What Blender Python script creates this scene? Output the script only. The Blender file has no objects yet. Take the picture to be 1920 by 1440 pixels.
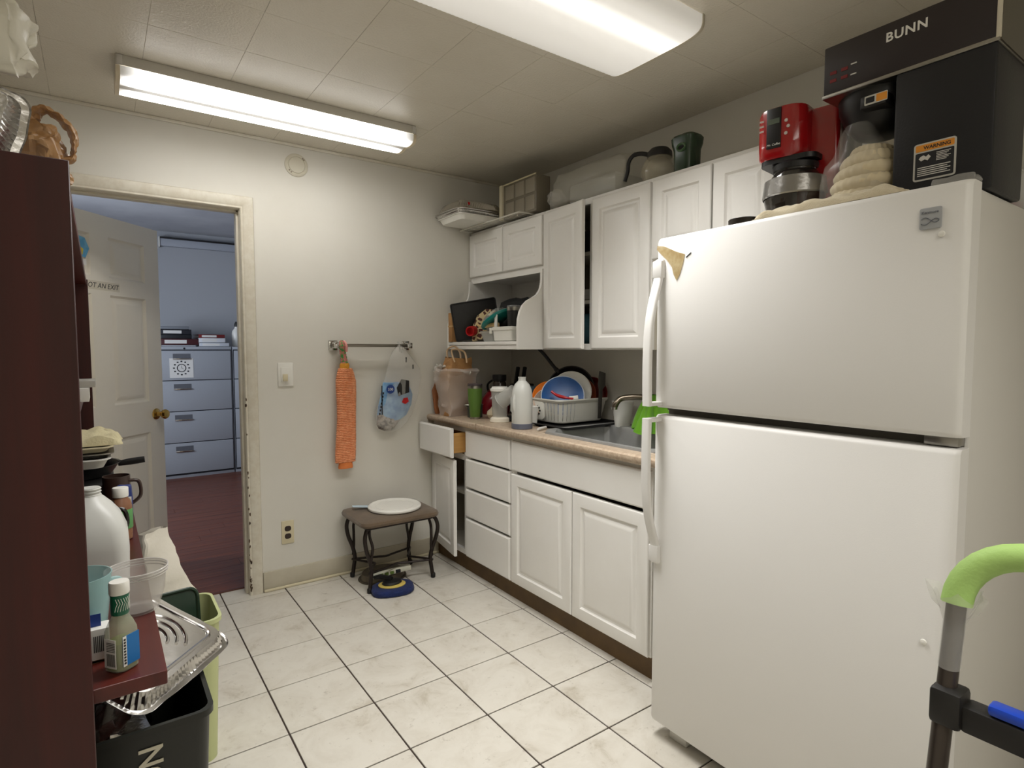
import bpy, bmesh, math, random
from mathutils import Vector, Matrix, noise

PI = math.pi
R = math.radians
rnd = random.Random(11)
scene = bpy.context.scene
COL = scene.collection

# ------------------------------------------------------------------ camera, light, exposure
cam_d = bpy.data.cameras.new('camera')
cam_d.sensor_width = 36.0
cam_d.lens = 20.338
cam_d.clip_start = 0.02
cam = bpy.data.objects.new('camera', cam_d)
COL.objects.link(cam)
cam.location = (-0.486, -3.274, 1.317)
cam.rotation_euler = (R(90 - 3.507), 0, R(-35.518))
scene.camera = cam

world = bpy.data.worlds.new('world')
scene.world = world
world.use_nodes = True
world.node_tree.nodes['Background'].inputs[0].default_value = (0.66, 0.77, 1.0, 1)
world.node_tree.nodes['Background'].inputs[1].default_value = 0.9

wl = bpy.data.lights.new('window_daylight', 'AREA')
wl.shape = 'RECTANGLE'
wl.size = 1.5
wl.size_y = 1.2
wl.energy = 38
wl.color = (0.82, 0.895, 1.0)
wlo = bpy.data.objects.new('window_daylight', wl)
COL.objects.link(wlo)
wlo.location = (-2.05, 1.75, 1.5)
wlo.rotation_euler = (0, R(-90), 0)

vs = scene.view_settings
vs.view_transform = 'Standard'
vs.look = 'None'
vs.gamma = 1.0
vs.use_curve_mapping = False
vs.exposure = 0.95
LAMP1 = 11.5        # glow of the lit diffuser by the back wall
LAMP2 = 0.62       # glow of the wide prismatic lens
LAMP2W = 9.5
FILL_LAMP = 2.2  # lens glow of the added fill light behind the camera
FILL_LAMP_W = 5  # downward power of that added fill light
LAMPC = (1.0, 0.99, 0.97)

# ------------------------------------------------------------------ materials
def lin(c):
    out = []
    for v in c[:3]:
        v = v / 255.0
        out.append(v / 12.92 if v <= 0.04045 else ((v + 0.055) / 1.055) ** 2.4)
    return (out[0], out[1], out[2], 1.0)

MATS = {}
def mat(name, col, rough=0.5, metal=0.0, spec=0.5, alpha=1.0, var=None, bump=None, coat=0.0, trans=0.0,
        world_pos=False, emit=None, sheen=0.0, stretch=None, tint=None):
    """var = (scale, colour2, contrast); bump = (scale, strength)"""
    if name in MATS:
        return MATS[name]
    m = bpy.data.materials.new(name)
    m.use_nodes = True
    nt = m.node_tree
    b = nt.nodes['Principled BSDF']
    b.inputs['Base Color'].default_value = lin(col)
    b.inputs['Roughness'].default_value = rough
    b.inputs['Metallic'].default_value = metal
    b.inputs['Specular IOR Level'].default_value = spec
    b.inputs['Alpha'].default_value = alpha
    b.inputs['Coat Weight'].default_value = coat
    b.inputs['Transmission Weight'].default_value = trans
    b.inputs['Sheen Weight'].default_value = sheen
    if emit:
        b.inputs['Emission Color'].default_value = lin(emit[0])
        b.inputs['Emission Strength'].default_value = emit[1]
    vec = None
    if var or bump:
        if world_pos:
            g = nt.nodes.new('ShaderNodeNewGeometry'); vec = g.outputs['Position']
        else:
            g = nt.nodes.new('ShaderNodeTexCoord'); vec = g.outputs['Object']
        if stretch:
            mp = nt.nodes.new('ShaderNodeMapping')
            mp.inputs['Scale'].default_value = stretch
            nt.links.new(vec, mp.inputs['Vector']); vec = mp.outputs['Vector']
    if var:
        n = nt.nodes.new('ShaderNodeTexNoise')
        n.inputs['Scale'].default_value = var[0]
        n.inputs['Detail'].default_value = 5
        n.inputs['Roughness'].default_value = 0.62
        nt.links.new(vec, n.inputs['Vector'])
        r = nt.nodes.new('ShaderNodeValToRGB')
        w = var[2] if len(var) > 2 else 0.2
        r.color_ramp.elements[0].position = 0.5 - w
        r.color_ramp.elements[1].position = 0.5 + w
        r.color_ramp.elements[0].color = lin(var[1])
        r.color_ramp.elements[1].color = lin(col)
        nt.links.new(n.outputs['Fac'], r.inputs['Fac'])
        nt.links.new(r.outputs['Color'], b.inputs['Base Color'])
    if bump:
        n2 = nt.nodes.new('ShaderNodeTexNoise')
        n2.inputs['Scale'].default_value = bump[0]
        n2.inputs['Detail'].default_value = 4
        nt.links.new(vec, n2.inputs['Vector'])
        bp = nt.nodes.new('ShaderNodeBump')
        bp.inputs['Strength'].default_value = bump[1]
        bp.inputs['Distance'].default_value = 0.004
        nt.links.new(n2.outputs['Fac'], bp.inputs['Height'])
        nt.links.new(bp.outputs['Normal'], b.inputs['Normal'])
    MATS[name] = m
    return m

def tile_mat():
    m = bpy.data.materials.new('stone_look_tile'); m.use_nodes = True
    nt = m.node_tree; b = nt.nodes['Principled BSDF']
    g = nt.nodes.new('ShaderNodeNewGeometry')
    oi = nt.nodes.new('ShaderNodeObjectInfo')
    add = nt.nodes.new('ShaderNodeVectorMath'); add.operation = 'ADD'
    sc = nt.nodes.new('ShaderNodeVectorMath'); sc.operation = 'SCALE'
    comb = nt.nodes.new('ShaderNodeCombineXYZ')
    nt.links.new(oi.outputs['Random'], comb.inputs[0]); nt.links.new(oi.outputs['Random'], comb.inputs[2])
    nt.links.new(comb.outputs[0], sc.inputs[0]); sc.inputs['Scale'].default_value = 17.0
    nt.links.new(g.outputs['Position'], add.inputs[0]); nt.links.new(sc.outputs[0], add.inputs[1])
    n = nt.nodes.new('ShaderNodeTexNoise'); n.inputs['Scale'].default_value = 7; n.inputs['Detail'].default_value = 8
    n.inputs['Roughness'].default_value = 0.7; n.inputs['Distortion'].default_value = 0.6
    nt.links.new(add.outputs[0], n.inputs['Vector'])
    r = nt.nodes.new('ShaderNodeValToRGB')
    e = r.color_ramp.elements
    e[0].position = 0.26; e[0].color = lin((172, 163, 146))
    e[1].position = 0.58; e[1].color = lin((208, 203, 192))
    x = e.new(0.42); x.color = lin((200, 194, 182))
    nt.links.new(n.outputs['Fac'], r.inputs['Fac'])
    n2 = nt.nodes.new('ShaderNodeTexNoise'); n2.inputs['Scale'].default_value = 30; n2.inputs['Detail'].default_value = 6
    n2.inputs['Roughness'].default_value = 0.75
    nt.links.new(add.outputs[0], n2.inputs['Vector'])
    r2 = nt.nodes.new('ShaderNodeValToRGB')
    r2.color_ramp.elements[0].position = 0.26; r2.color_ramp.elements[0].color = (0.36, 0.31, 0.26, 1)
    r2.color_ramp.elements[1].position = 0.40; r2.color_ramp.elements[1].color = (1, 1, 1, 1)
    nt.links.new(n2.outputs['Fac'], r2.inputs['Fac'])
    mx = nt.nodes.new('ShaderNodeMix'); mx.data_type = 'RGBA'; mx.blend_type = 'MULTIPLY'
    mx.inputs['Factor'].default_value = 0.6
    nt.links.new(r.outputs['Color'], mx.inputs['A']); nt.links.new(r2.outputs['Color'], mx.inputs['B'])
    nt.links.new(mx.outputs['Result'], b.inputs['Base Color'])
    b.inputs['Roughness'].default_value = 0.42
    b.inputs['Specular IOR Level'].default_value = 0.4
    bp = nt.nodes.new('ShaderNodeBump'); bp.inputs['Strength'].default_value = 0.12; bp.inputs['Distance'].default_value = 0.002
    nt.links.new(n.outputs['Fac'], bp.inputs['Height']); nt.links.new(bp.outputs['Normal'], b.inputs['Normal'])
    return m

def wood_mat(name, c1, c2, axis='x', scale=1.0, rough=0.4, coat=0.0):
    if name in MATS: return MATS[name]
    m = bpy.data.materials.new(name); m.use_nodes = True
    nt = m.node_tree; b = nt.nodes['Principled BSDF']
    g = nt.nodes.new('ShaderNodeNewGeometry')
    oi = nt.nodes.new('ShaderNodeObjectInfo')
    mp = nt.nodes.new('ShaderNodeMapping')
    s = {'x': (1.2, 22, 22), 'y': (22, 1.2, 22), 'z': (22, 22, 1.2)}[axis]
    mp.inputs['Scale'].default_value = [v * scale for v in s]
    ad = nt.nodes.new('ShaderNodeVectorMath'); ad.operation = 'ADD'
    cb = nt.nodes.new('ShaderNodeCombineXYZ')
    ml = nt.nodes.new('ShaderNodeMath'); ml.operation = 'MULTIPLY'; ml.inputs[1].default_value = 9.0
    nt.links.new(oi.outputs['Random'], ml.inputs[0]); nt.links.new(ml.outputs[0], cb.inputs[0]); nt.links.new(ml.outputs[0], cb.inputs[1])
    nt.links.new(g.outputs['Position'], ad.inputs[0]); nt.links.new(cb.outputs[0], ad.inputs[1])
    nt.links.new(ad.outputs[0], mp.inputs['Vector'])
    n = nt.nodes.new('ShaderNodeTexNoise'); n.inputs['Scale'].default_value = 1.6; n.inputs['Detail'].default_value = 6
    n.inputs['Roughness'].default_value = 0.6; n.inputs['Distortion'].default_value = 0.5
    nt.links.new(mp.outputs[0], n.inputs['Vector'])
    r = nt.nodes.new('ShaderNodeValToRGB')
    r.color_ramp.elements[0].position = 0.3; r.color_ramp.elements[0].color = lin(c2)
    r.color_ramp.elements[1].position = 0.7; r.color_ramp.elements[1].color = lin(c1)
    nt.links.new(n.outputs['Fac'], r.inputs['Fac']); nt.links.new(r.outputs['Color'], b.inputs['Base Color'])
    b.inputs['Roughness'].default_value = rough
    b.inputs['Coat Weight'].default_value = coat
    MATS[name] = m
    return m

def lamp_mat(name, col, strength, axis, y0, y1, bands, ends=None):
    """lit diffuser: brighter where the tubes lie behind it (bands = centres across the width, 0..1)"""
    m = bpy.data.materials.new(name); m.use_nodes = True
    nt = m.node_tree; b = nt.nodes['Principled BSDF']
    b.inputs['Base Color'].default_value = (0.85, 0.84, 0.8, 1)
    b.inputs['Roughness'].default_value = 0.35
    g = nt.nodes.new('ShaderNodeTexCoord')
    sp = nt.nodes.new('ShaderNodeSeparateXYZ'); nt.links.new(g.outputs['Object'], sp.inputs[0])
    mr = nt.nodes.new('ShaderNodeMapRange'); mr.inputs['From Min'].default_value = y0; mr.inputs['From Max'].default_value = y1
    nt.links.new(sp.outputs['XYZ'.index(axis)], mr.inputs['Value'])
    r = nt.nodes.new('ShaderNodeValToRGB'); r.color_ramp.interpolation = 'EASE'
    els = r.color_ramp.elements
    els[0].position = bands[0][0]; els[0].color = (bands[0][1],) * 3 + (1,)
    els[1].position = bands[-1][0]; els[1].color = (bands[-1][1],) * 3 + (1,)
    for p_, v_ in bands[1:-1]:
        e = els.new(p_); e.color = (v_, v_, v_, 1)
    nt.links.new(mr.outputs['Result'], r.inputs['Fac'])
    ml = nt.nodes.new('ShaderNodeMath'); ml.operation = 'MULTIPLY'; ml.inputs[1].default_value = strength
    nt.links.new(r.outputs['Color'], ml.inputs[0])
    out = ml.outputs[0]
    if ends:        # the tubes stop short of the ends of the lens
        ab = nt.nodes.new('ShaderNodeMath'); ab.operation = 'ABSOLUTE'; nt.links.new(sp.outputs[0], ab.inputs[0])
        m2 = nt.nodes.new('ShaderNodeMapRange'); m2.interpolation_type = 'SMOOTHSTEP'
        m2.inputs['From Min'].default_value = ends[0]; m2.inputs['From Max'].default_value = ends[1]
        m2.inputs['To Min'].default_value = 1.0; m2.inputs['To Max'].default_value = ends[2]
        nt.links.new(ab.outputs[0], m2.inputs['Value'])
        m3 = nt.nodes.new('ShaderNodeMath'); m3.operation = 'MULTIPLY'
        nt.links.new(out, m3.inputs[0]); nt.links.new(m2.outputs['Result'], m3.inputs[1]); out = m3.outputs[0]
    b.inputs['Emission Color'].default_value = lin(col)
    nt.links.new(out, b.inputs['Emission Strength'])
    MATS[name] = m
    return m

# ------------------------------------------------------------------ mesh helpers
def B(): return bmesh.new()

def merge(bm, tmp, mtx=None):
    if mtx is not None:
        bmesh.ops.transform(tmp, matrix=mtx, verts=tmp.verts)
    me = bpy.data.meshes.new('t'); tmp.to_mesh(me); tmp.free()
    bm.from_mesh(me); bpy.data.meshes.remove(me)
    return bm

def box(bm, x0, x1, y0, y1, z0, z1, bev=0.0, seg=2, mtx=None):
    t = bmesh.new()
    bmesh.ops.create_cube(t, size=1.0)
    bmesh.ops.scale(t, vec=(abs(x1 - x0), abs(y1 - y0), abs(z1 - z0)), verts=t.verts)
    if bev > 0:
        bmesh.ops.bevel(t, geom=list(t.edges), offset=bev, segments=seg, profile=0.5, affect='EDGES')
    bmesh.ops.translate(t, vec=((x0 + x1) / 2, (y0 + y1) / 2, (z0 + z1) / 2), verts=t.verts)
    return merge(bm, t, mtx)

def loft(bm, rings, cap0=True, cap1=True, close=True, mtx=None):
    t = bmesh.new()
    vr = [[t.verts.new(p) for p in ring] for ring in rings]
    n = len(vr[0])
    for a, b_ in zip(vr[:-1], vr[1:]):
        for i in range(n if close else n - 1):
            j = (i + 1) % n
            try: t.faces.new((a[i], a[j], b_[j], b_[i]))
            except ValueError: pass
    if cap0: t.faces.new(list(reversed(vr[0])))
    if cap1: t.faces.new(vr[-1])
    bmesh.ops.recalc_face_normals(t, faces=t.faces)
    return merge(bm, t, mtx)

def lathe(bm, prof, seg=32, c=(0, 0, 0), mtx=None, cap0=True, cap1=True, ell=1.0):
    rings = []
    for r_, z in prof:
        r_ = max(r_, 1e-4)
        rings.append([(c[0] + r_ * math.cos(2 * PI * i / seg), c[1] + ell * r_ * math.sin(2 * PI * i / seg), c[2] + z) for i in range(seg)])
    return loft(bm, rings, cap0, cap1, True, mtx)

def tube(bm, pts, r, seg=10, closed=False, cap=True, flat=1.0, mtx=None, upv=None):
    pts = [Vector(p) for p in pts]
    n = len(pts)
    rs = r if isinstance(r, (list, tuple)) else [r] * n
    rings = []
    prevu = None
    for i, p in enumerate(pts):
        if closed: d = pts[(i + 1) % n] - pts[i - 1]
        else: d = pts[min(i + 1, n - 1)] - pts[max(i - 1, 0)]
        d.normalize()
        if prevu is None:
            u = Vector(upv) if upv else (Vector((0, 0, 1)) if abs(d.z) < 0.9 else Vector((1, 0, 0)))
        else: u = prevu
        u = (u - d * u.dot(d)).normalized()
        v = d.cross(u)
        prevu = u
        rings.append([tuple(p + u * rs[i] * math.cos(2 * PI * k / seg) + v * rs[i] * flat * math.sin(2 * PI * k / seg)) for k in range(seg)])
    if closed: rings.append(rings[0])
    return loft(bm, rings, cap and not closed, cap and not closed, True, mtx)

def smooth_path(pts, n=8):
    """Catmull-Rom through the points"""
    P_ = [Vector(p) for p in pts]
    out = []
    for i in range(len(P_) - 1):
        p0 = P_[max(i - 1, 0)]; p1 = P_[i]; p2 = P_[i + 1]; p3 = P_[min(i + 2, len(P_) - 1)]
        for k in range(n):
            t = k / n
            out.append(0.5 * ((2 * p1) + (p2 - p0) * t + (2 * p0 - 5 * p1 + 4 * p2 - p3) * t * t + (3 * p1 - p0 - 3 * p2 + p3) * t ** 3))
    out.append(P_[-1])
    return out

def rrect(w, h, r, n=5):
    """rounded rectangle around the origin, list of (u, v)"""
    r = min(r, w / 2 - 1e-4, h / 2 - 1e-4)
    out = []
    for cx, cy, a0 in ((w / 2 - r, h / 2 - r, 0), (-w / 2 + r, h / 2 - r, 90), (-w / 2 + r, -h / 2 + r, 180), (w / 2 - r, -h / 2 + r, 270)):
        for k in range(n + 1):
            a = R(a0 + 90 * k / n)
            out.append((cx + r * math.cos(a), cy + r * math.sin(a)))
    return out

def prism(bm, pts, depth, mtx=None, bev=0.0):
    """2D outline (u, v) extruded along +w; local axes u=x, v=y, w=z"""
    t = bmesh.new()
    a = [t.verts.new((p[0], p[1], 0)) for p in pts]
    b_ = [t.verts.new((p[0], p[1], depth)) for p in pts]
    n = len(pts)
    t.faces.new(list(reversed(a))); t.faces.new(b_)
    for i in range(n):
        j = (i + 1) % n
        t.faces.new((a[i], a[j], b_[j], b_[i]))
    bmesh.ops.recalc_face_normals(t, faces=t.faces)
    if bev > 0:
        ed = [e for e in t.edges if len(e.link_faces) == 2 and e.calc_face_angle(0) > R(50)]
        bmesh.ops.bevel(t, geom=ed, offset=bev, segments=2, profile=0.5, affect='EDGES')
    return merge(bm, t, mtx)

def frame_m(o, u, v):
    """matrix with local x=u, y=v, z=u x v at o"""
    u = Vector(u).normalized(); v = Vector(v); v = (v - u * v.dot(u)).normalized(); w = u.cross(v)
    m = Matrix.Identity(4)
    for i in range(3):
        m[i][0] = u[i]; m[i][1] = v[i]; m[i][2] = w[i]; m[i][3] = o[i]
    return m

FACE_X = lambda x, y, z: frame_m((x, y, z), (0, -1, 0), (0, 0, 1))   # seen from -x : u to the right (-y), v up, w towards -x
FACE_Y = lambda x, y, z: frame_m((x, y, z), (1, 0, 0), (0, 0, 1))    # seen from -y : u = +x, v up, w towards -y

def crumple(bm, amp, scale, seed=0, keep_z=None):
    for v in bm.verts:
        p = v.co * scale + Vector((seed * 7.3, seed * 3.1, seed * 5.7))
        d = noise.noise_vector(p)
        if keep_z is not None and v.co.z <= keep_z + 1e-4: d.z = 0
        v.co += d * amp
        if keep_z is not None and v.co.z < keep_z: v.co.z = keep_z
    return bm

def subdiv(bm, cuts=2):
    bmesh.ops.subdivide_edges(bm, edges=list(bm.edges), cuts=cuts, use_grid_fill=True)
    return bm

def obj(name, bm, m, parent=None, world=True, smooth=True, angle=38, loc=None):
    """bm is in world coordinates when world is true; otherwise in the thing's own coordinates"""
    base = Vector((0, 0, 0))
    if world and parent is not None:
        base = Vector(parent['_o']) if '_o' in parent.keys() else base
    elif world and loc is not None:
        base = Vector(loc)
    if world and base.length > 0:
        bmesh.ops.translate(bm, vec=-base, verts=bm.verts)
    me = bpy.data.meshes.new(name)
    bm.to_mesh(me); bm.free()
    if smooth:
        me.polygons.foreach_set('use_smooth', [True] * len(me.polygons))
        me.set_sharp_from_angle(angle=R(angle))
    if m is not None:
        for mm in (m if isinstance(m, (list, tuple)) else [m]): me.materials.append(mm)
    o = bpy.data.objects.new(name, me)
    COL.objects.link(o)
    if parent is not None:
        o.parent = parent
        o['_o'] = list(base)
    elif loc is not None:
        o.location = loc
        o['_o'] = list(Vector(loc))
    return o

def tag(o, label, cat, group=None):
    o['label'] = label; o['category'] = cat
    if group: o['group'] = group
    return o

def thing(name, label, cat, loc=(0, 0, 0), group=None, rotz=0.0):
    o = bpy.data.objects.new(name, None)
    o.empty_display_size = 0.05
    COL.objects.link(o)
    o.location = loc
    o.rotation_euler = (0, 0, rotz)
    o['_o'] = list(Vector(loc))
    return tag(o, label, cat, group)

def struct(name, bm, m, parent=None, smooth=False):
    o = obj(name, bm, m, parent, smooth=smooth)
    if parent is None: o['kind'] = 'structure'
    return o

def piece(name, me, parent, loc, rot=None):
    o = bpy.data.objects.new(name, me); COL.objects.link(o)
    o.parent = parent; o.location = loc
    if rot: o.rotation_euler = rot
    return o

def mesh_of(bm, m, smooth=True, name='piece'):
    me = bpy.data.meshes.new(name); bm.to_mesh(me); bm.free()
    if smooth:
        me.polygons.foreach_set('use_smooth', [True] * len(me.polygons)); me.set_sharp_from_angle(angle=R(38))
    me.materials.append(m)
    return me

def text_bm(s, size, mtx, bold=0.0, shear=0.0, align='LEFT', depth=0.0004, spacing=1.0):
    cu = bpy.data.curves.new('t', 'FONT')
    cu.body = s; cu.size = size; cu.extrude = depth; cu.offset = bold; cu.shear = shear
    cu.align_x = align; cu.space_character = spacing; cu.resolution_u = 3
    o = bpy.data.objects.new('t', cu); COL.objects.link(o)
    dg = bpy.context.evaluated_depsgraph_get()
    me = bpy.data.meshes.new_from_object(o.evaluated_get(dg))
    bpy.data.objects.remove(o); bpy.data.curves.remove(cu)
    bm = bmesh.new(); bm.from_mesh(me); bpy.data.meshes.remove(me)
    bmesh.ops.transform(bm, matrix=mtx, verts=bm.verts)
    return bm

# ------------------------------------------------------------------ common materials
M_wall = mat('wall_paint', (222, 219, 210), 0.5, spec=0.35, var=(2.2, (216, 212, 201), 0.25), bump=(60, 0.06), world_pos=True)
M_trim = mat('trim_paint', (224, 219, 205), 0.42, var=(9, (215, 208, 190), 0.12), world_pos=True)
M_base = mat('baseboard_paint', (196, 189, 170), 0.5, var=(6, (184, 176, 156), 0.2), world_pos=True)
M_ceil = mat('ceiling_gloss_paint', (224, 218, 203), 0.2, spec=0.6, bump=(130, 0.35), var=(5, (218, 211, 195), 0.3), world_pos=True)
M_cab = mat('white_thermofoil', (235, 233, 228), 0.36, spec=0.45, var=(5, (230, 227, 221), 0.3), world_pos=True)
M_cabin = mat('cabinet_interior', (205, 198, 182), 0.6)
M_toe = mat('toe_kick_brown', (110, 84, 48), 0.6, var=(10, (84, 62, 34), 0.25), world_pos=True)
M_fridge = mat('fridge_white_enamel', (231, 229, 225), 0.42, spec=0.45, bump=(420, 0.05))
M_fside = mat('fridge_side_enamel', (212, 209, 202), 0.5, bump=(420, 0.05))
M_black = mat('black_plastic', (22, 21, 22), 0.42)
M_blackm = mat('black_metal', (28, 27, 28), 0.3, spec=0.6)
M_dark = mat('dark_gap', (16, 14, 12), 0.8)
M_steel = mat('stainless_steel', (175, 172, 166), 0.28, metal=1.0, var=(30, (160, 157, 150), 0.3))
M_chrome = mat('chrome', (190, 188, 184), 0.12, metal=1.0)
M_nickel = mat('brushed_nickel', (128, 118, 104), 0.3, metal=1.0)
M_foil = mat('aluminium_foil', (205, 203, 200), 0.24, metal=1.0, bump=(45, 0.5))
M_whitep = mat('white_plastic', (232, 230, 222), 0.35)
M_cream = mat('ivory_plastic', (214, 203, 170), 0.4)
M_clear = mat('clear_plastic', (225, 226, 222), 0.12, alpha=0.22, spec=0.6)
M_clear2 = mat('cloudy_clear_plastic', (214, 214, 208), 0.25, alpha=0.42, spec=0.5)
M_bag = mat('thin_clear_film', (228, 226, 220), 0.16, alpha=0.26, spec=0.7, bump=(25, 0.6))
M_milk = mat('milky_polyethylene', (216, 216, 210), 0.38, alpha=0.86)
M_mahog = wood_mat('mahogany_laminate', (70, 14, 8), (46, 9, 5), 'z', 0.6, rough=0.45)
M_mahogx = wood_mat('mahogany_laminate_flat', (92, 34, 27), (68, 22, 17), 'y', 0.6, rough=0.3)
M_wood = wood_mat('light_drawer_wood', (196, 152, 88), (176, 130, 70), 'x', 1.0)
M_woodb = wood_mat('brown_board_wood', (150, 92, 50), (118, 68, 36), 'z', 1.0)
M_card = mat('kraft_paper', (176, 132, 82), 0.75, var=(14, (156, 112, 66), 0.2), bump=(40, 0.3))
M_red = mat('red_plastic', (176, 22, 26), 0.3)
M_blue = mat('blue_plastic', (22, 62, 150), 0.4)
M_paper = mat('white_paper', (228, 226, 220), 0.7)
M_ink = mat('black_print', (28, 28, 32), 0.6)
# ================================================================== THE ROOM
H = 2.414
XL, XR, YF = -0.92, 1.845, -4.25
DX0, DX1, DZ = -0.765, 0.128, 2.032     # door opening

b = B(); box(b, XL - .1, XR + .1, YF - .1, 0.125, -0.06, -0.004)
M_grout = mat('dark_brown_grout', (62, 46, 40), 0.85, var=(40, (46, 34, 30), 0.2), world_pos=True)
floor = struct('floor', b, M_grout)
M_tile = tile_mat()
T = 0.3048
tiles = {}
def tile_mesh(w, d):
    k = (round(w, 3), round(d, 3))
    if k not in tiles:
        t = B(); box(t, -w / 2, w / 2, -d / 2, d / 2, -0.006, 0, 0.0012, 1)
        tiles[k] = mesh_of(t, M_tile, name='tile')
    return tiles[k]
G = 0.0028
ys = sorted([0.2408 - T * r_ for r_ in range(1, 16)])
ys = [YF] + [y for y in ys if y > YF + .02] + [0.125]
xs = [XL] + [k * T for k in range(-3, 7) if XL + .01 < k * T < XR - .01] + [XR]
for x0, x1 in zip(xs[:-1], xs[1:]):
    for y0, y1 in zip(ys[:-1], ys[1:]):
        w, d = x1 - x0 - 2 * G, y1 - y0 - 2 * G
        if w < .02 or d < .02: continue
        piece('tile', tile_mesh(w, d), floor, ((x0 + x1) / 2, (y0 + y1) / 2, 0))

# back wall with the door opening
b = B()
box(b, XL - .1, DX0, 0, .12, 0, H); box(b, DX1, XR + .1, 0, .12, 0, H); box(b, DX0, DX1, 0, .12, DZ, H)
struct('wall_back', b, M_wall)
b = B(); box(b, XR, XR + .1, YF - .1, .12, 0, H); struct('wall_right', b, M_wall)
b = B(); box(b, XL - .1, XL, YF - .1, .12, 0, H); struct('wall_left', b, M_wall)
b = B(); box(b, XL - .1, XR + .1, YF - .1, YF, 0, H); struct('wall_front', b, M_wall)

# ceiling: painted 12-inch tiles on a slab
M_seam = mat('ceiling_seam', (196, 190, 176), 0.7)
b = B(); box(b, XL - .1, XR + .1, YF - .1, .12, H + .0012, H + .08); ceil = struct('ceiling', b, M_seam)
CT = 0.3062
cxs = [XL] + [x for x in [-0.311 + k * CT for k in range(-3, 9)] if XL + .02 < x < XR - .02] + [XR]
cys = [YF] + [y for y in [-0.902 + k * CT for k in range(-12, 4)] if YF + .02 < y < -.02] + [0.0]
ct = {}
for x0, x1 in zip(cxs[:-1], cxs[1:]):
    for y0, y1 in zip(cys[:-1], cys[1:]):
        w, d = x1 - x0 - .0010, y1 - y0 - .0010
        k = (round(w, 3), round(d, 3))
        if k not in ct:
            t = B(); box(t, -w / 2, w / 2, -d / 2, d / 2, 0, .005, 0.0007, 1); ct[k] = mesh_of(t, M_ceil, name='ceiling_tile')
        piece('ceiling_tile', ct[k], ceil, ((x0 + x1) / 2, (y0 + y1) / 2, H + rnd.uniform(-.0002, .0003)))

# thin cove strip where the back wall meets the ceiling
b = B(); box(b, XL, XR, -.012, 0, H - .016, H, 0.004); struct('trim_1', b, M_trim, smooth=True)

# baseboard of the back wall: flat board, and a quarter round at the floor
b = B(); box(b, .196, 1.26, -.012, 0, 0.0, .108, .003); bb = struct('baseboard_back', b, M_base, smooth=True)
b = B(); box(b, .196, 1.26, -.022, -.012, 0.0, .016, .006); obj('shoe_strip', b, mat('cream_strip', (218, 208, 178), .5), bb)
b = B(); box(b, XL, XL + .012, YF, 0, 0, .108, .003); struct('baseboard_left', b, M_base, smooth=True)

# door casing and jamb
def casing_profile(w):
    return [(0, 0), (0, .012), (.004, .016), (.012, .013), (.020, .017), (w - .014, .019), (w - .004, .017), (w, .010), (w, 0)]
b = B()
W = .066
def cas(p0, p1, inward):    # mitred casing leg from p0 to p1, width outward
    pr = casing_profile(W)
    rings = []
    for q, ext in ((p0, 0), (p1, 1)):
        ring = []
        for a, t in pr:
            o = Vector(q)
            if inward == 'R': o += Vector((a, 0, a * ext))
            elif inward == 'L': o += Vector((-a, 0, a * ext))
            o.y = -t
            ring.append(tuple(o))
        rings.append(ring)
    loft(b, rings, True, True)
cas((DX1, 0, 0), (DX1, 0, DZ), 'R')
cas((DX0, 0, 0), (DX0, 0, DZ), 'L')
pr = casing_profile(W)
loft(b, [[(DX0 - a, -t, DZ + a) for a, t in pr], [(DX1 + a, -t, DZ + a) for a, t in pr]], True, True)
casing = struct('trim_2', b, mat('worn_trim_paint', (216, 210, 194), .42, var=(26, (208, 200, 182), .1), world_pos=True), smooth=True)
b = B()
box(b, DX1 - .001, DX1 + .018, -.004, .124, 0, DZ, .002); box(b, DX0 - .018, DX0 + .001, -.004, .124, 0, DZ, .002)
box(b, DX0, DX1, -.004, .124, DZ - .001, DZ + .018, .002)
box(b, DX1 - .012, DX1, .03, .078, 0, DZ, .002); box(b, DX0, DX0 + .012, .03, .078, 0, DZ, .002); box(b, DX0, DX1, .03, .078, DZ - .012, DZ, .002)
obj('door_jamb', b, M_trim, casing)
# chipped paint down the casing edge
b = B()
for k in range(34):
    z = rnd.choice([rnd.uniform(.02, .35), rnd.uniform(.02, .22), rnd.uniform(.3, 1.1)])
    s = rnd.uniform(.003, .009)
    pts = [(rnd.uniform(.6, 1) * s * math.cos(a) * .6, rnd.uniform(.6, 1) * s * 1.5 * math.sin(a)) for a in [2 * PI * i / 7 for i in range(7)]]
    prism(b, pts, .0006, frame_m((DX1 + .004 + rnd.uniform(-.003, .005), -.0158, z), (1, 0, 0), (0, 0, 1)))
obj('chipped_paint', b, mat('exposed_dark_primer', (84, 66, 50), .8), casing)
b = B(); box(b, DX0, DX1, .112, .135, -.002, .006, .002); struct('trim_3', b, mat('threshold_wood', (92, 52, 40), .45), smooth=True)

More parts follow.
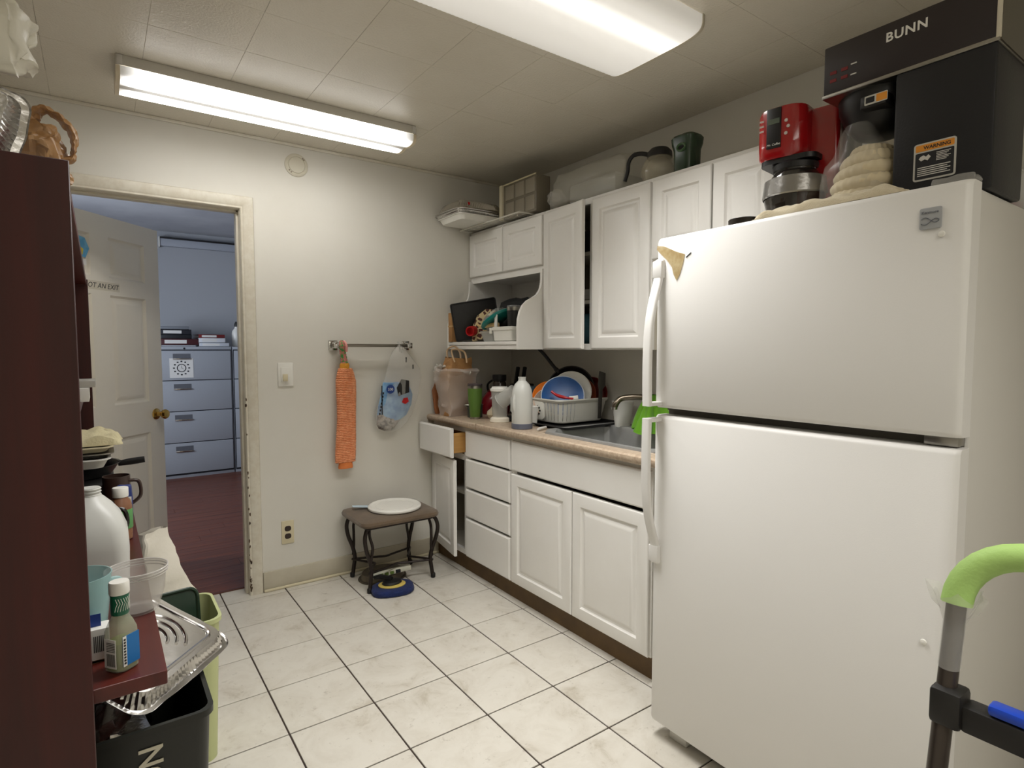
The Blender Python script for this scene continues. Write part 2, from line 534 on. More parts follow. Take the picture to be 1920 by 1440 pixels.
# ------------------------------------------------------------------ the office beyond the door
M_owall = mat('office_wall_paint', (176, 178, 182), 0.7, bump=(50, .05), world_pos=True)
OX0, OX1, OY1, OH = -1.6, 1.7, 3.95, 2.56
b = B(); box(b, OX0 - .1, OX1 + .1, .125, OY1 + .1, -.06, -.008); ofloor = struct('floor_office', b, mat('plank_gap', (22, 13, 10), .8))
M_plank = wood_mat('dark_plank_laminate', (128, 68, 44), (84, 42, 27), 'x', 1.0, rough=.36)
pw = .125
plank_mesh = {}
for r_ in range(int((OY1 - .136) / pw) + 1):
    y0 = .136 + r_ * pw; y1 = min(y0 + pw, OY1)
    x = OX0 - rnd.uniform(0, 1.0)
    while x < OX1:
        x1 = x + 1.22
        a, c = max(x, OX0), min(x1, OX1)
        if c - a > .03 and not (c < -.75):
            k = (round(c - a, 2), round(y1 - y0, 3))
            if k not in plank_mesh:
                t = B(); box(t, -(c - a) / 2 + .0008, (c - a) / 2 - .0008, -(y1 - y0) / 2 + .0008, (y1 - y0) / 2 - .0008, -.008, 0, .0008, 1)
                plank_mesh[k] = mesh_of(t, M_plank, name='plank')
            piece('plank', plank_mesh[k], ofloor, ((a + c) / 2, (y0 + y1) / 2, 0))
        x = x1
b = B(); box(b, OX0 - .1, OX1 + .1, OY1, OY1 + .1, 0, OH); struct('wall_office_back', b, M_owall)
b = B(); box(b, OX1, OX1 + .1, .12, OY1, 0, OH); struct('wall_office_right', b, M_owall)
b = B()
wy0, wy1, wz0, wz1 = 1.0, 2.5, .9, 2.1
box(b, OX0 - .1, OX0, .12, wy0, 0, OH); box(b, OX0 - .1, OX0, wy1, OY1, 0, OH)
box(b, OX0 - .1, OX0, wy0, wy1, 0, wz0); box(b, OX0 - .1, OX0, wy0, wy1, wz1, OH)
struct('wall_office_left', b, M_owall)
b = B()
for y in (wy0, (wy0 + wy1) / 2, wy1): box(b, OX0 - .08, OX0 - .03, y - .02, y + .02, wz0, wz1, .003)
for z in (wz0, wz1): box(b, OX0 - .08, OX0 - .03, wy0, wy1, z - .02, z + .02, .003)
win = struct('window_1', b, M_trim, smooth=True)
b = B(); box(b, OX0 - .057, OX0 - .053, wy0, wy1, wz0, wz1); obj('pane', b, mat('window_glass', (240, 245, 248), .05, alpha=.06), win)
b = B(); box(b, OX0 - .1, OX1 + .1, .12, OY1 + .1, OH, OH + .08)
struct('ceiling_office', b, mat('office_ceiling_paint', (196, 198, 202), .5, var=(1.6, (178, 180, 186), .12), world_pos=True))
b = B(); box(b, OX0 - .1, OX1 + .1, .1205, .1225, H - .02, OH + .02); struct('wall_office_front', b, M_owall)
# wall rail near the ceiling of the office
t = thing('curtain_rail', 'pale metal rail with dark top edge high on the office wall', 'rail', (0.55, OY1, 2.40))
b = B(); box(b, .08, 1.55, OY1 - .07, OY1 - .001, 2.40, 2.475, .004); obj('rail_body', b, mat('rail_grey', (168, 172, 180), .4), t)
b = B(); box(b, .08, 1.55, OY1 - .075, OY1 - .001, 2.476, 2.492, .002); obj('dark_edge', b, M_black, t)
b = B(); box(b, .068, .079, OY1 - .08, OY1 - .001, 2.385, 2.49, .002); obj('end_cap', b, M_whitep, t)

# ------------------------------------------------------------------ open six-panel door into the office
HP = Vector((-.757, .118, 0)); ang = .852
du = Vector((math.cos(ang), math.sin(ang), 0)); dn = Vector((math.sin(ang), -math.cos(ang), 0))   # dn points to the kitchen side
DW, DH, DT = .878, 2.012, .035
def door_panel_mesh():
    b = B()
    xs_ = [0, .12, .385, .505, .765, DW]
    zs_ = [.012, .22, .83, 1.01, 1.60, 1.69, 1.905, DH]
    holes = [(1, 2), (3, 4)]
    box(b, 0, DW, -.006, .006, zs_[0], DH)
    # stiles and rails in front of and behind the core
    for s in (-1, 1):
        y0, y1 = (-DT / 2, -.006) if s < 0 else (.006, DT / 2)
        for i in range(5):
            for j in range(7):
                hole = (i in (1, 3)) and (j in (1, 3, 5))
                x0, x1, z0, z1 = xs_[i], xs_[i + 1], zs_[j], zs_[j + 1]
                if not hole: box(b, x0, x1, y0, y1, z0, z1)
                else:
                    ring = lambda ins, y: [(x0 + ins, y, z0 + ins), (x1 - ins, y, z0 + ins), (x1 - ins, y, z1 - ins), (x0 + ins, y, z1 - ins)]
                    yo = y0 if s < 0 else y1; yi = -.0062 if s < 0 else .0062
                    loft(b, [ring(0, yo), ring(.012, yi), ring(.022, yi)], False, False)
    return b
def door_fields(s):
    out = []
    for (x0, x1) in ((.12, .385), (.505, .765)):
        for (z0, z1) in ((.22, .83), (1.01, 1.60), (1.69, 1.905)):
            b = B(); y = lambda d: s * (.006 + d)
            ring = lambda ins, yy: [(x0 + ins, yy, z0 + ins), (x1 - ins, yy, z0 + ins), (x1 - ins, yy, z1 - ins), (x0 + ins, yy, z1 - ins)]
            loft(b, [ring(.022, y(0)), ring(.042, y(.0085)), ring(.046, y(.0085))], False, True)
            out.append(b)
    return out
M_door = mat('door_paint', (232, 226, 211), .42, var=(3, (227, 219, 203), .3))
door = obj('door_1', door_panel_mesh(), M_door, world=False, angle=25)
door['kind'] = 'structure'
door.location = HP + dn * (-DT / 2)
door.rotation_euler = (0, 0, ang)
for s in (-1, 1):
    for fb in door_fields(s): obj('door_panel', fb, M_door, door, world=False, angle=25)
M_brass = mat('polished_brass', (196, 158, 84), .18, metal=1.0)
for s in (-1, 1):
    b = B()
    mt = frame_m((DW - .062, s * DT / 2, .93), (1, 0, 0), (0, 0, 1)) if s < 0 else frame_m((DW - .062, s * DT / 2, .93), (-1, 0, 0), (0, 0, 1))
    lathe(b, [(.033, 0), (.033, .003), (.028, .008), (.014, .012), (.011, .03), (.016, .036), (.026, .046), (.029, .058), (.024, .068), (.012, .072)], 24, mtx=mt)
    obj('door_knob', b, M_brass, door, world=False)
b = B(); box(b, DW, DW + .0015, -.012, .012, .915, .975); obj('latch_plate', b, M_brass, door, world=False)
for z in (.25, 1.0, 1.78):
    b = B(); lathe(b, [(.006, -.045), (.006, .045)], 10, c=(0, DT / 2 + .004, z)); obj('hinge', b, M_brass, door, world=False)
# paper strip with handwriting and a small picture on the door (kitchen side = -y in door space)
yd = -DT / 2 - .0006
def on_door(x, z): return frame_m((x, yd, z), (1, 0, 0), (0, 0, 1))
t = thing('door_sign', 'narrow paper strip hand-lettered NOT AN EXIT taped to white door', 'sign', door.location)
t.rotation_euler = (0, 0, ang); t['_o'] = [0, 0, 0]
b = B(); prism(b, [(0, 0), (.25, 0), (.25, .045), (0, .045)], .0006, on_door(.32, 1.622)); obj('paper_strip', b, mat('cream_paper', (212, 204, 184), .7), t, world=False)
b = text_bm('NOT AN EXIT', .037, on_door(.33, 1.632) @ Matrix.Translation((0, 0, .0008)), shear=.25, depth=.0002); obj('lettering', b, M_ink, t, world=False)
t = thing('door_picture', 'small blue and yellow paper picture pinned high on white door', 'picture', door.location)
t.rotation_euler = (0, 0, ang); t['_o'] = [0, 0, 0]
b = B(); prism(b, [(0, .03), (.20, .0), (.225, .05), (.20, .10), (.04, .125), (0, .12)], .0008, on_door(.155, 1.775)); obj('sheet', b, mat('sky_blue_paper', (96, 168, 210), .6, var=(18, (130, 196, 226), .1)), t, world=False)
b = B(); prism(b, [(.02, .03), (.18, .012), (.185, .04), (.15, .06), (.03, .07)], .0006, on_door(.158, 1.777) @ Matrix.Translation((0, 0, .0009))); obj('yellow_patch', b, mat('yellow_paper', (214, 190, 60), .6), t, world=False)
b = B(); prism(b, [(0, 0), (.205, 0), (.205, .03), (0, .03)], .0006, on_door(.155, 1.738)); obj('caption_strip', b, M_paper, t, world=False)

# ------------------------------------------------------------------ filing cabinets
M_file = mat('grey_steel_paint', (168, 172, 178), .4, spec=.4)
M_fdark = mat('shadow_gap', (30, 32, 38), .7)
def file_cabinet(x0, x1, label, handle_x):
    y0, y1, h = 3.41, 3.88, 1.337
    t = thing('filing_cabinet', label, 'filing cabinet', ((x0 + x1) / 2, (y0 + y1) / 2, 0), 'grey lateral filing cabinets')
    b = B(); box(b, x0, x1, y0 + .012, y1, .0, h, .003); obj('body', b, M_file, t)
    b = B(); box(b, x0 + .005, x1 - .005, y0 + .009, y0 + .011, .03, h - .03); obj('gap', b, M_fdark, t)
    zz = [.045, .362, .682, .995, 1.300]
    for k in range(4):
        b = B(); box(b, x0 + .012, x1 - .012, y0 - .006, y0 + .011, zz[k] + .004, zz[k + 1] - .004, .003)
        d = obj('drawer', b, M_file, t)
        hx = (x0 + x1) / 2 if handle_x is None else handle_x
        z1 = zz[k + 1] - .035
        b = B(); box(b, hx - .078, hx + .078, y0 - .0075, y0 - .0055, z1 - .05, z1); obj('handle_recess_shade', b, mat('handle_shadow', (96, 98, 104), .5), d)  # flat plate; shade of the handle recess is put into its darker grey
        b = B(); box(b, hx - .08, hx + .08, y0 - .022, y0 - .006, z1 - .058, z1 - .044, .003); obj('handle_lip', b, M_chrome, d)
    b = B(); lathe(b, [(.009, 0), (.009, .004), (.006, .005)], 14, mtx=frame_m((x0 + .48, y0 + .012, 1.318), (1, 0, 0), (0, 0, 1))); obj('lock', b, M_blackm, t)
    return t
file_cabinet(-.26, .655, 'grey four-drawer filing cabinet with clock poster on its top drawer', .195)
file_cabinet(.665, 1.58, 'second grey filing cabinet, half hidden behind the right door jamb', None)
t = thing('poster', 'white paper with a clock ringed by dots on grey filing drawer', 'poster', (.19, 3.40, 1.02))
yp = 3.4025
b = B(); box(b, .085, .295, yp - .0012, yp, 1.022, 1.22); obj('paper', b, M_paper, t)
b = B()
cx, cz = .19, 1.121
def ringp(r0, r1, n=28):
    for i in range(n):
        a0, a1 = 2 * PI * i / n, 2 * PI * (i + 1) / n
        q = [(r0 * math.cos(a0), r0 * math.sin(a0)), (r1 * math.cos(a0), r1 * math.sin(a0)), (r1 * math.cos(a1), r1 * math.sin(a1)), (r0 * math.cos(a1), r0 * math.sin(a1))]
        prism(b, q, .0006, FACE_Y(cx, yp - .0012, cz))
ringp(.034, .042)
for i in range(12):
    a = 2 * PI * i / 12
    prism(b, [(.067 * math.cos(a) + u, .067 * math.sin(a) + v) for u, v in rrect(.017, .013, .003, 2)], .0006, FACE_Y(cx, yp - .0012, cz))
prism(b, [(-.002, 0), (.002, 0), (.001, .026), (-.001, .026)], .0006, FACE_Y(cx, yp - .0012, cz))
prism(b, [(0, -.002), (.017, -.012), (.018, -.010), (0, .002)], .0006, FACE_Y(cx, yp - .0012, cz))
obj('clock_print', b, M_ink, t)

def binder(x0, x1, y0, y1, z, h, col, label, spine=None, rot=0.0, lab_patch=True):
    cx_, cy_ = (x0 + x1) / 2, (y0 + y1) / 2
    t = thing('ring_binder', label, 'binder', (cx_, cy_, z), 'binders on the filing cabinet', rot)
    w, d = x1 - x0, y1 - y0
    mc = mat('binder_' + '_'.join(map(str, col)), col, .45)
    b = B(); box(b, -w / 2, w / 2, -d / 2, d / 2, 0, .004, .001); box(b, -w / 2, w / 2, -d / 2, d / 2, h - .004, h, .001); box(b, -w / 2, w / 2, -d / 2, -d / 2 + .004, 0, h, .001)
    obj('cover', b, mc, t, world=False)
    b = B(); box(b, -w / 2 + .012, w / 2 - .012, -d / 2 + .01, d / 2 - .01, .006, h - .006); obj('sheets', b, M_paper, t, world=False)
    if lab_patch:
        b = B(); box(b, -w / 2 + .03, w * .18, -d / 2 - .001, -d / 2 - .0002, h * .22, h * .80); obj('spine_label', b, M_paper, t, world=False)
    return t
zt = 1.337
binder(.03, .33, 3.46, 3.72, zt, .016, (190, 192, 198), 'thin grey folder at the bottom of the left binder stack', lab_patch=False)
binder(.02, .35, 3.45, 3.72, zt + .017, .062, (74, 30, 34), 'maroon ring binder with white spine label under the black ones', rot=.03)
binder(.03, .30, 3.46, 3.72, zt + .08, .040, (26, 27, 32), 'black ring binder just above the maroon binder', rot=-.03, lab_patch=False)
binder(.01, .29, 3.46, 3.70, zt + .121, .052, (38, 39, 46), 'thick dark binder with pale spine near the stack top', rot=.05)
binder(-.02, .28, 3.46, 3.70, zt + .174, .03, (120, 124, 130), 'grey folder lying on top of the left binder stack', rot=-.05, lab_patch=False)
binder(.36, .64, 3.45, 3.70, zt, .040, (206, 210, 216), 'white ring binder at the bottom of the right stack', rot=.0)
binder(.35, .60, 3.46, 3.72, zt + .041, .048, (224, 226, 230), 'white ring binder in the middle of the right stack', rot=.06)
binder(.35, .60, 3.50, 3.74, zt + .09, .036, (122, 34, 32), 'red ring binder slanting on top of the right stack', rot=.10)
t = thing('spray_bottle', 'white bottle with black top standing on the second filing cabinet', 'bottle', (.745, 3.6, zt))
b = B(); lathe(b, [(.045, 0), (.05, .01), (.05, .14), (.044, .17), (.022, .2), (.02, .215)], 24, c=(.745, 3.6, zt)); obj('body', b, M_whitep, t)
b = B(); lathe(b, [(.022, .215), (.022, .245), (.012, .27)], 20, c=(.745, 3.6, zt)); obj('cap', b, M_black, t)
# ================================================================== CEILING LIGHTS
def wrap_profile(yc, w, z1, hh, drop, n=6):
    """closed outline (y, z): housing above, rounded lens below"""
    return None
def lamp_light(name, c, lx, ly, watts, spread, parent):
    # light leaving the prismatic diffuser, mostly downwards
    l = bpy.data.lights.new(name, 'AREA'); l.shape = 'RECTANGLE'; l.size = lx; l.size_y = ly
    l.energy = watts; l.color = LAMPC; l.spread = spread
    o = bpy.data.objects.new(name, l); COL.objects.link(o); o.parent = parent
    o.location = Vector(c) - Vector(parent['_o'])
    return o
# lamp by the back wall
L1x0, L1x1, L1y0, L1y1 = -.397, .832, -.612, -.392
t = thing('ceiling_light', 'lit two-tube fluorescent wrap light nearest the back wall', 'light', (.22, -.5, H), 'fluorescent ceiling lights')
b = B(); box(b, L1x0, L1x1, L1y0, L1y1, 2.374, H, .003); obj('housing', b, mat('fixture_white', (206, 202, 192), .4), t)
ML1 = lamp_mat('lit_diffuser_front', (255, 253, 249), LAMP1, 'Y', -.11, .105, [(0, .09), (.07, .5), (.22, 1.0), (.35, .40), (.42, .02), (.56, .02), (.63, .40), (.78, 1.0), (.95, .5), (1, .08)], ends=(.50, .605, .06))
def lens_ring(x, dz=0):
    yc = -.502
    pts = [(-.108, 2.374), (-.108, 2.352), (-.104, 2.341), (-.092, 2.334), (-.06, 2.330), (-.03, 2.331), (-.012, 2.335), (0, 2.337), (.012, 2.335), (.03, 2.331), (.06, 2.330), (.092, 2.334), (.104, 2.341), (.108, 2.352), (.108, 2.374)]
    return [(x, yc + a, z + dz) for a, z in pts]
b = B()
loft(b, [lens_ring(L1x0 + .012 + k * (L1x1 - L1x0 - .024) / 12) for k in range(13)], False, False, close=False)
lo = obj('diffuser', b, ML1, t)
for xx, s in ((L1x0, 1), (L1x1, -1)):
    b = B()
    ring0 = lens_ring(xx, -.002); ring1 = lens_ring(xx + s * .014, -.002)
    ring0 = [(p[0], -.502 + (p[1] + .502) * 1.03, p[2]) for p in ring0]; ring1 = [(p[0], -.502 + (p[1] + .502) * 1.03, p[2]) for p in ring1]
    loft(b, [ring0, ring1], True, True); obj('end_cap', b, mat('end_cap_plastic', (226, 214, 188), .4), t)
    b = B(); box(b, xx + s * .004, xx + s * .022, L1y0 - .004, L1y0 + .004, 2.378, 2.41, .001); obj('end_clip', b, M_fside, t)
# second lamp: wide prismatic wrap lens closer to the camera, shorter of tubes and dimmer
def wide_lamp(x0, x1, y0, y1, label, strength, watts, bands):
    yc = (y0 + y1) / 2; hw = (y1 - y0) / 2
    t = thing('ceiling_light', label, 'light', ((x0 + x1) / 2, yc, H), 'fluorescent ceiling lights')
    b = B(); box(b, x0 + .02, x1 - .02, y0 + .05, y1 - .05, H - .02, H, .003); obj('housing', b, MATS['fixture_white'], t)
    ml = lamp_mat('prismatic_lens_%d' % int(strength * 10), (255, 250, 241), strength, 'Y', -hw, hw, bands)
    rings = []
    n = 26
    # prismatic ribs run across the lens
    m = 150
    for k in range(m + 1):
        x = x0 + .012 + (x1 - x0 - .024) * k / m
        rib = .0012 if k % 2 else 0
        ring = []
        for i in range(n + 1):
            a = PI * i / n
            cy_ = -math.copysign(abs(math.cos(a)) ** .42, math.cos(a)) * hw
            ring.append((x, yc + cy_, H - .002 - .060 * (max(0.0, math.sin(a)) ** .38) - rib * (1 if 3 < i < n - 3 else 0)))
        rings.append(ring)
    b = B(); loft(b, rings, False, False, close=False); obj('prismatic_lens', b, ml, t)
    lamp_light('tube_light', ((x0 + x1) / 2, yc, H - .067), x1 - x0 - .06, (y1 - y0) * .8, watts, R(115), t)
    for xx, s in ((x0, 1), (x1, -1)):
        def rg(x, k=1.02):
            out = []
            for i in range(n + 1):
                a = PI * i / n
                out.append((x, yc - math.copysign(abs(math.cos(a)) ** .42, math.cos(a)) * hw * k, H - .001 - .062 * max(0.0, math.sin(a)) ** .38))
            return out
        b = B(); loft(b, [rg(xx, 1.0), rg(xx + s * .014)], True, True); obj('end_cap', b, mat('lens_end_plastic', (196, 188, 168), .4), t)
    return t
wide_lamp(-.045, 1.18, -2.035, -1.615, 'wide dim ceiling light with prismatic wrap lens near the camera', LAMP2, LAMP2W,
          [(0, .2), (.14, .4), (.30, 1.15), (.46, .48), (.7, .36), (1, .26)])

wide_lamp(-.40, .825, -3.95, -3.52, 'added unseen ceiling fill light behind the camera position', FILL_LAMP, FILL_LAMP_W, [(0, .4), (.3, 1), (.7, 1), (1, .4)])  # added fixture, out of view, gives soft fill on fridge side and bookcase

# round blank cover plate, switch, outlet on the back wall
t = thing('cover_plate', 'round white blank cover plate high on the back wall', 'cover plate', (.419, 0, 2.304))
def FY(x, z): return FACE_Y(x, 0, z)
b = B(); lathe(b, [(.061, 0), (.061, .004), (.055, .008), (.047, .0085), (.045, .006), (.043, .006), (.041, .010), (.02, .012), (.0005, .0122)], 40, mtx=FY(.419, 2.304)); obj('plate', b, mat('painted_plate', (206, 200, 182), .45), t)
for a in (40, 50, 220, 235):
    b = B(); lathe(b, [(.004, 0), (.004, .002), (.001, .0025)], 10, mtx=FY(.419 + .05 * math.cos(R(a)), 2.304 + .05 * math.sin(R(a))) @ Matrix.Translation((0, 0, .008))); obj('screw', b, M_nickel, t)
def plate(name, label, x0, x1, z0, z1, m):
    t = thing(name, label, name.replace('_', ' '), ((x0 + x1) / 2, 0, (z0 + z1) / 2))
    b = B(); prism(b, [((x0 + x1) / 2 + u, (z0 + z1) / 2 + v) for u, v in rrect(x1 - x0, z1 - z0, .004, 3)], .006, frame_m((0, 0, 0), (1, 0, 0), (0, 0, 1)), .002)
    obj('face_plate', b, m, t); return t
t = plate('light_switch', 'white toggle switch plate beside the door casing', .297, .377, 1.112, 1.240, M_whitep)
b = B(); box(b, .312, .352, -.0105, -.006, 1.135, 1.215, .001); obj('rocker_frame', b, M_whitep, t)
b = B(); box(b, .320, .346, -.016, -.0105, 1.140, 1.178, .002); obj('switch_paddle', b, M_cream, t)
t = plate('wall_outlet', 'ivory duplex outlet with dark sockets low on the back wall', .296, .362, .243, .371, M_cream)
for z in (.327, .285):
    b = B(); prism(b, [(.329 + u, z + v) for u, v in rrect(.034, .029, .012, 4)], .0078, frame_m((0, 0, 0), (1, 0, 0), (0, 0, 1))); obj('socket', b, mat('brown_socket', (44, 28, 20), .4), t)

# ================================================================== BASE CABINETS
XF = 1.235      # face frame plane; doors stand proud of it by 20 mm
def slab(bm, y0, y1, z0, z1, x=XF, t_=.02, ch=.006):
    """drawer front / slab seen from -x, edges chamfered"""
    ring = lambda ins, xx: [(xx, y0 - ins, z0 + ins), (xx, y1 + ins, z0 + ins), (xx, y1 + ins, z1 - ins), (xx, y0 - ins, z1 - ins)]
    loft(bm, [ring(0, x), ring(0, x - t_ + ch), ring(ch * 1.3, x - t_)], True, True)
def raised(name, y0, y1, z0, z1, parent, x=XF, t_=.02, fr=.055, m=None, hingemtx=None):
    """raised-panel door seen from -x: y0 is the left edge (larger y), y1 the right edge; frame mesh plus centre panel"""
    m = m or M_cab
    ring = lambda ins, xx: [(xx, y0 - ins, z0 + ins), (xx, y1 + ins, z0 + ins), (xx, y1 + ins, z1 - ins), (xx, y0 - ins, z1 - ins)]
    b = B()
    loft(b, [ring(0, x), ring(0, x - t_ + .006), ring(.003, x - t_ + .002), ring(.009, x - t_), ring(fr, x - t_), ring(fr + .003, x - t_ + .004), ring(fr + .008, x - t_ + .0075), ring(fr + .016, x - t_ + .0075)], True, True)
    c = B()
    loft(c, [ring(fr + .0155, x - t_ + .008), ring(fr + .022, x - t_ + .005), ring(fr + .034, x - t_ + .001), ring(fr + .038, x - t_ + .0005)], True, True)
    if hingemtx is not None:
        for q in (b, c): bmesh.ops.transform(q, matrix=hingemtx, verts=q.verts)
    d = obj(name, b, m, parent, angle=20)
    obj('raised_panel', c, m, d, angle=20)
    return d
ZK, ZB = .104, .866
YB = [0, -.418, -.872, -1.80]
def carcass(t, y0, y1, z0, z1, xf, xb=XR - .002, shelf=None, m=M_cab, thick=.018, stile=.035, top=True):
    b = B()
    box(b, xf + .019, xb, y0, y0 - thick, z0, z1); box(b, xf + .019, xb, y1 + thick, y1, z0, z1)
    box(b, xf + .019, xb, y0 - thick, y1 + thick, z0, z0 + thick); box(b, xb - .008, xb, y0 - thick, y1 + thick, z0 + thick, z1)
    if top: box(b, xf + .019, xb, y0 - thick, y1 + thick, z1 - thick, z1)
    for s in (shelf or []): box(b, xf + .04, xb - .008, y0 - thick, y1 + thick, s - .009, s + .009)
    obj('carcass', b, M_cabin if m is M_cab else m, t, smooth=False)
    b = B()
    box(b, xf, xf + .019, y0, y0 - stile, z0, z1); box(b, xf, xf + .019, y1 + stile, y1, z0, z1)
    box(b, xf, xf + .019, y0 - stile, y1 + stile, z1 - stile, z1); box(b, xf, xf + .019, y0 - stile, y1 + stile, z0, z0 + .03)
    obj('face_frame', b, m, t, smooth=False)
# left unit: open drawer over an ajar door
t = thing('base_cabinet', 'white base cabinet in the corner with drawer and door ajar', 'cabinet', (1.5, -.21, 0), 'white base cabinets')
carcass(t, -.004, YB[1], ZK, ZB, XF, shelf=[.45])
b = B(); box(b, XF, XF + .019, -.039, YB[1] + .035, .665, .70); obj('rail', b, M_cab, t)
dx = .088
b = B(); slab(b, -.012, -.412, .692, .862, x=XF - dx); dr = obj('drawer', b, M_cab, t, angle=20)
b = B()
for y in (-.045, -.385): box(b, XF - dx, XF + .35, y, y - .012, .715, .83)
box(b, XF - dx, XF + .35, -.057, -.373, .715, .725); box(b, XF + .338, XF + .35, -.045, -.397, .715, .83)
obj('drawer_box', b, M_wood, dr, smooth=False)
hm = Matrix.Translation((XF, -.012, 0)) @ Matrix.Rotation(R(-9), 4, 'Z') @ Matrix.Translation((-XF, .012, 0))
raised('door', -.012, -.402, .108, .672, t, hingemtx=hm)
b = B(); box(b, 1.262, 1.275, -.004, YB[1], 0, ZK); obj('toe_kick', b, M_toe, t)
# drawer stack
t = thing('base_cabinet', 'white base cabinet with a stack of four drawers', 'cabinet', (1.5, -.64, 0), 'white base cabinets')
carcass(t, YB[1], YB[2], ZK, ZB, XF)
for z0, z1 in ((.694, .846), (.518, .682), (.345, .506), (.108, .333)):
    b = B(); slab(b, -.424, -.866, z0, z1); 
    d = obj('drawer', b, M_cab, t, angle=20)
b = B(); box(b, 1.262, 1.275, YB[1], YB[2], 0, ZK); obj('toe_kick', b, M_toe, t)
# sink base
t = thing('base_cabinet', 'white sink base cabinet with two raised-panel doors beside fridge', 'cabinet', (1.5, -1.33, 0), 'white base cabinets')
carcass(t, YB[2], YB[3], ZK, ZB, XF, top=False)
b = B(); slab(b, -.878, -1.795, .694, .846); obj('false_front', b, M_cab, t, angle=20)
raised('door', -.878, -1.345, .108, .676, t); raised('door', -1.352, -1.795, .108, .676, t)
b = B(); box(b, 1.262, 1.275, YB[2], YB[3], 0, ZK); obj('toe_kick', b, M_toe, t)

# worktop with rounded front edge, cut for the sink
M_top = mat('speckled_beige_laminate', (196, 178, 156), .36, var=(70, (168, 146, 124), .16), world_pos=True)
SX0, SX1, SY0, SY1 = 1.262, 1.80, -1.80, -1.03       # sink outer rim
cx0, cx1, cy0, cy1 = SX0 + .02, SX1 - .02, SY0 + .02, SY1 - .02
ZC = .905
t = thing('worktop', 'beige speckled laminate worktop running along the right wall', 'worktop', (1.5, -.9, .867))
b = B()
pr = [(XR - .002, .867), (1.205, .867), (1.196, .870), (1.190, .878), (1.188, .889), (1.190, .898), (1.197, .9035), (1.208, .905), (cx0, .905), (XR - .002, .905)]
def seg(y0, y1, pts): loft(b, [[(x, y0, z) for x, z in pts], [(x, y1, z) for x, z in pts]], True, True)
seg(-.002, cy1, pr)
seg(cy1, -1.86, [(cx0, .867), (1.205, .867), (1.196, .870), (1.190, .878), (1.188, .889), (1.190, .898), (1.197, .9035), (1.208, .905), (cx0, .905)])
seg(cy1, -1.86, [(XR - .002, .867), (cx1, .867), (cx1, .905), (XR - .002, .905)])
seg(cy0, -1.86, [(cx1, .867), (cx0, .867), (cx0, .905), (cx1, .905)])
obj('slab', b, M_top, t, angle=30)
b = B(); box(b, 1.186, 1.192, -.585, -.5855, .87, .904); box(b, 1.2, 1.84, -.585, -.586, .9045, .9056); obj('seam', b, mat('seam_line', (140, 118, 96), .6), t)
# sink
t = thing('sink', 'stainless drop-in kitchen sink with clipped front corners', 'sink', (1.53, -1.4, ZC))
b = B()
def clip(x0, x1, y0, y1, c, z): return [(x0 + c, y0, z), (x1 - .02, y0, z), (x1, y0 + .02, z), (x1, y1 - .02, z), (x1 - .02, y1, z), (x0 + c, y1, z), (x0, y1 - c, z), (x0, y0 + c, z)]
rings = [clip(SX0, SX1, SY0, SY1, .07, ZC + .0005), clip(SX0 + .002, SX1 - .002, SY0 + .002, SY1 - .002, .07, ZC + .010), clip(SX0 + .012, SX1 - .012, SY0 + .012, SY1 - .012, .068, ZC + .012), clip(SX0 + .034, SX1 - .09, SY0 + .04, SY1 - .04, .065, ZC + .009),
         clip(SX0 + .040, SX1 - .096, SY0 + .046, SY1 - .046, .065, ZC - .004), clip(SX0 + .05, SX1 - .105, SY0 + .055, SY1 - .055, .065, ZC - .150), clip(SX0 + .08, SX1 - .13, SY0 + .085, SY1 - .085, .06, ZC - .16)]
loft(b, rings, False, True); obj('bowl', b, mat('sink_steel', (172, 172, 170), .5, metal=.55, var=(18, (156, 156, 154), .3)), t, angle=25)
b = B(); lathe(b, [(.04, 0), (.04, .003), (.03, .004), (.028, .0)], 24, c=(1.5, -1.4, ZC - .1595)); obj('drain', b, M_chrome, t)

# ================================================================== WALL CABINETS
XU = 1.52      # upper face frame plane, doors proud to 1.50
ZU0, ZU1 = 1.311, 2.062
# microwave-shelf unit
t = thing('wall_cabinet', 'white corner wall cabinet with two small doors above an open shelf', 'cabinet', (1.66, -.39, 1.311), 'white wall cabinets')
b = B()
box(b, XU + .019, XR - .002, -.004, -.772, 1.752, 1.770); box(b, XU + .019, XR - .002, -.004, -.772, ZU1 - .018, ZU1)
box(b, XU + .019, XR - .002, -.004, -.022, 1.77, ZU1 - .018); box(b, XU + .019, XR - .002, -.754, -.772, 1.77, ZU1 - .018)
box(b, XR - .010, XR - .002, -.022, -.754, 1.355, ZU1 - .018)
obj('carcass', b, M_cab, t, smooth=False)
b = B(); box(b, XU, XU + .019, -.004, -.772, 1.737, 1.79); box(b, XU, XU + .019, -.004, -.772, 2.02, ZU1); box(b, XU, XU + .019, -.004, -.03, 1.79, 2.02); box(b, XU, XU + .019, -.745, -.772, 1.79, 2.02)
obj('face_frame', b, M_cab, t, smooth=False)
raised('door', -.012, -.388, 1.776, 2.045, t, x=XU); raised('door', -.394, -.766, 1.776, 2.045, t, x=XU)
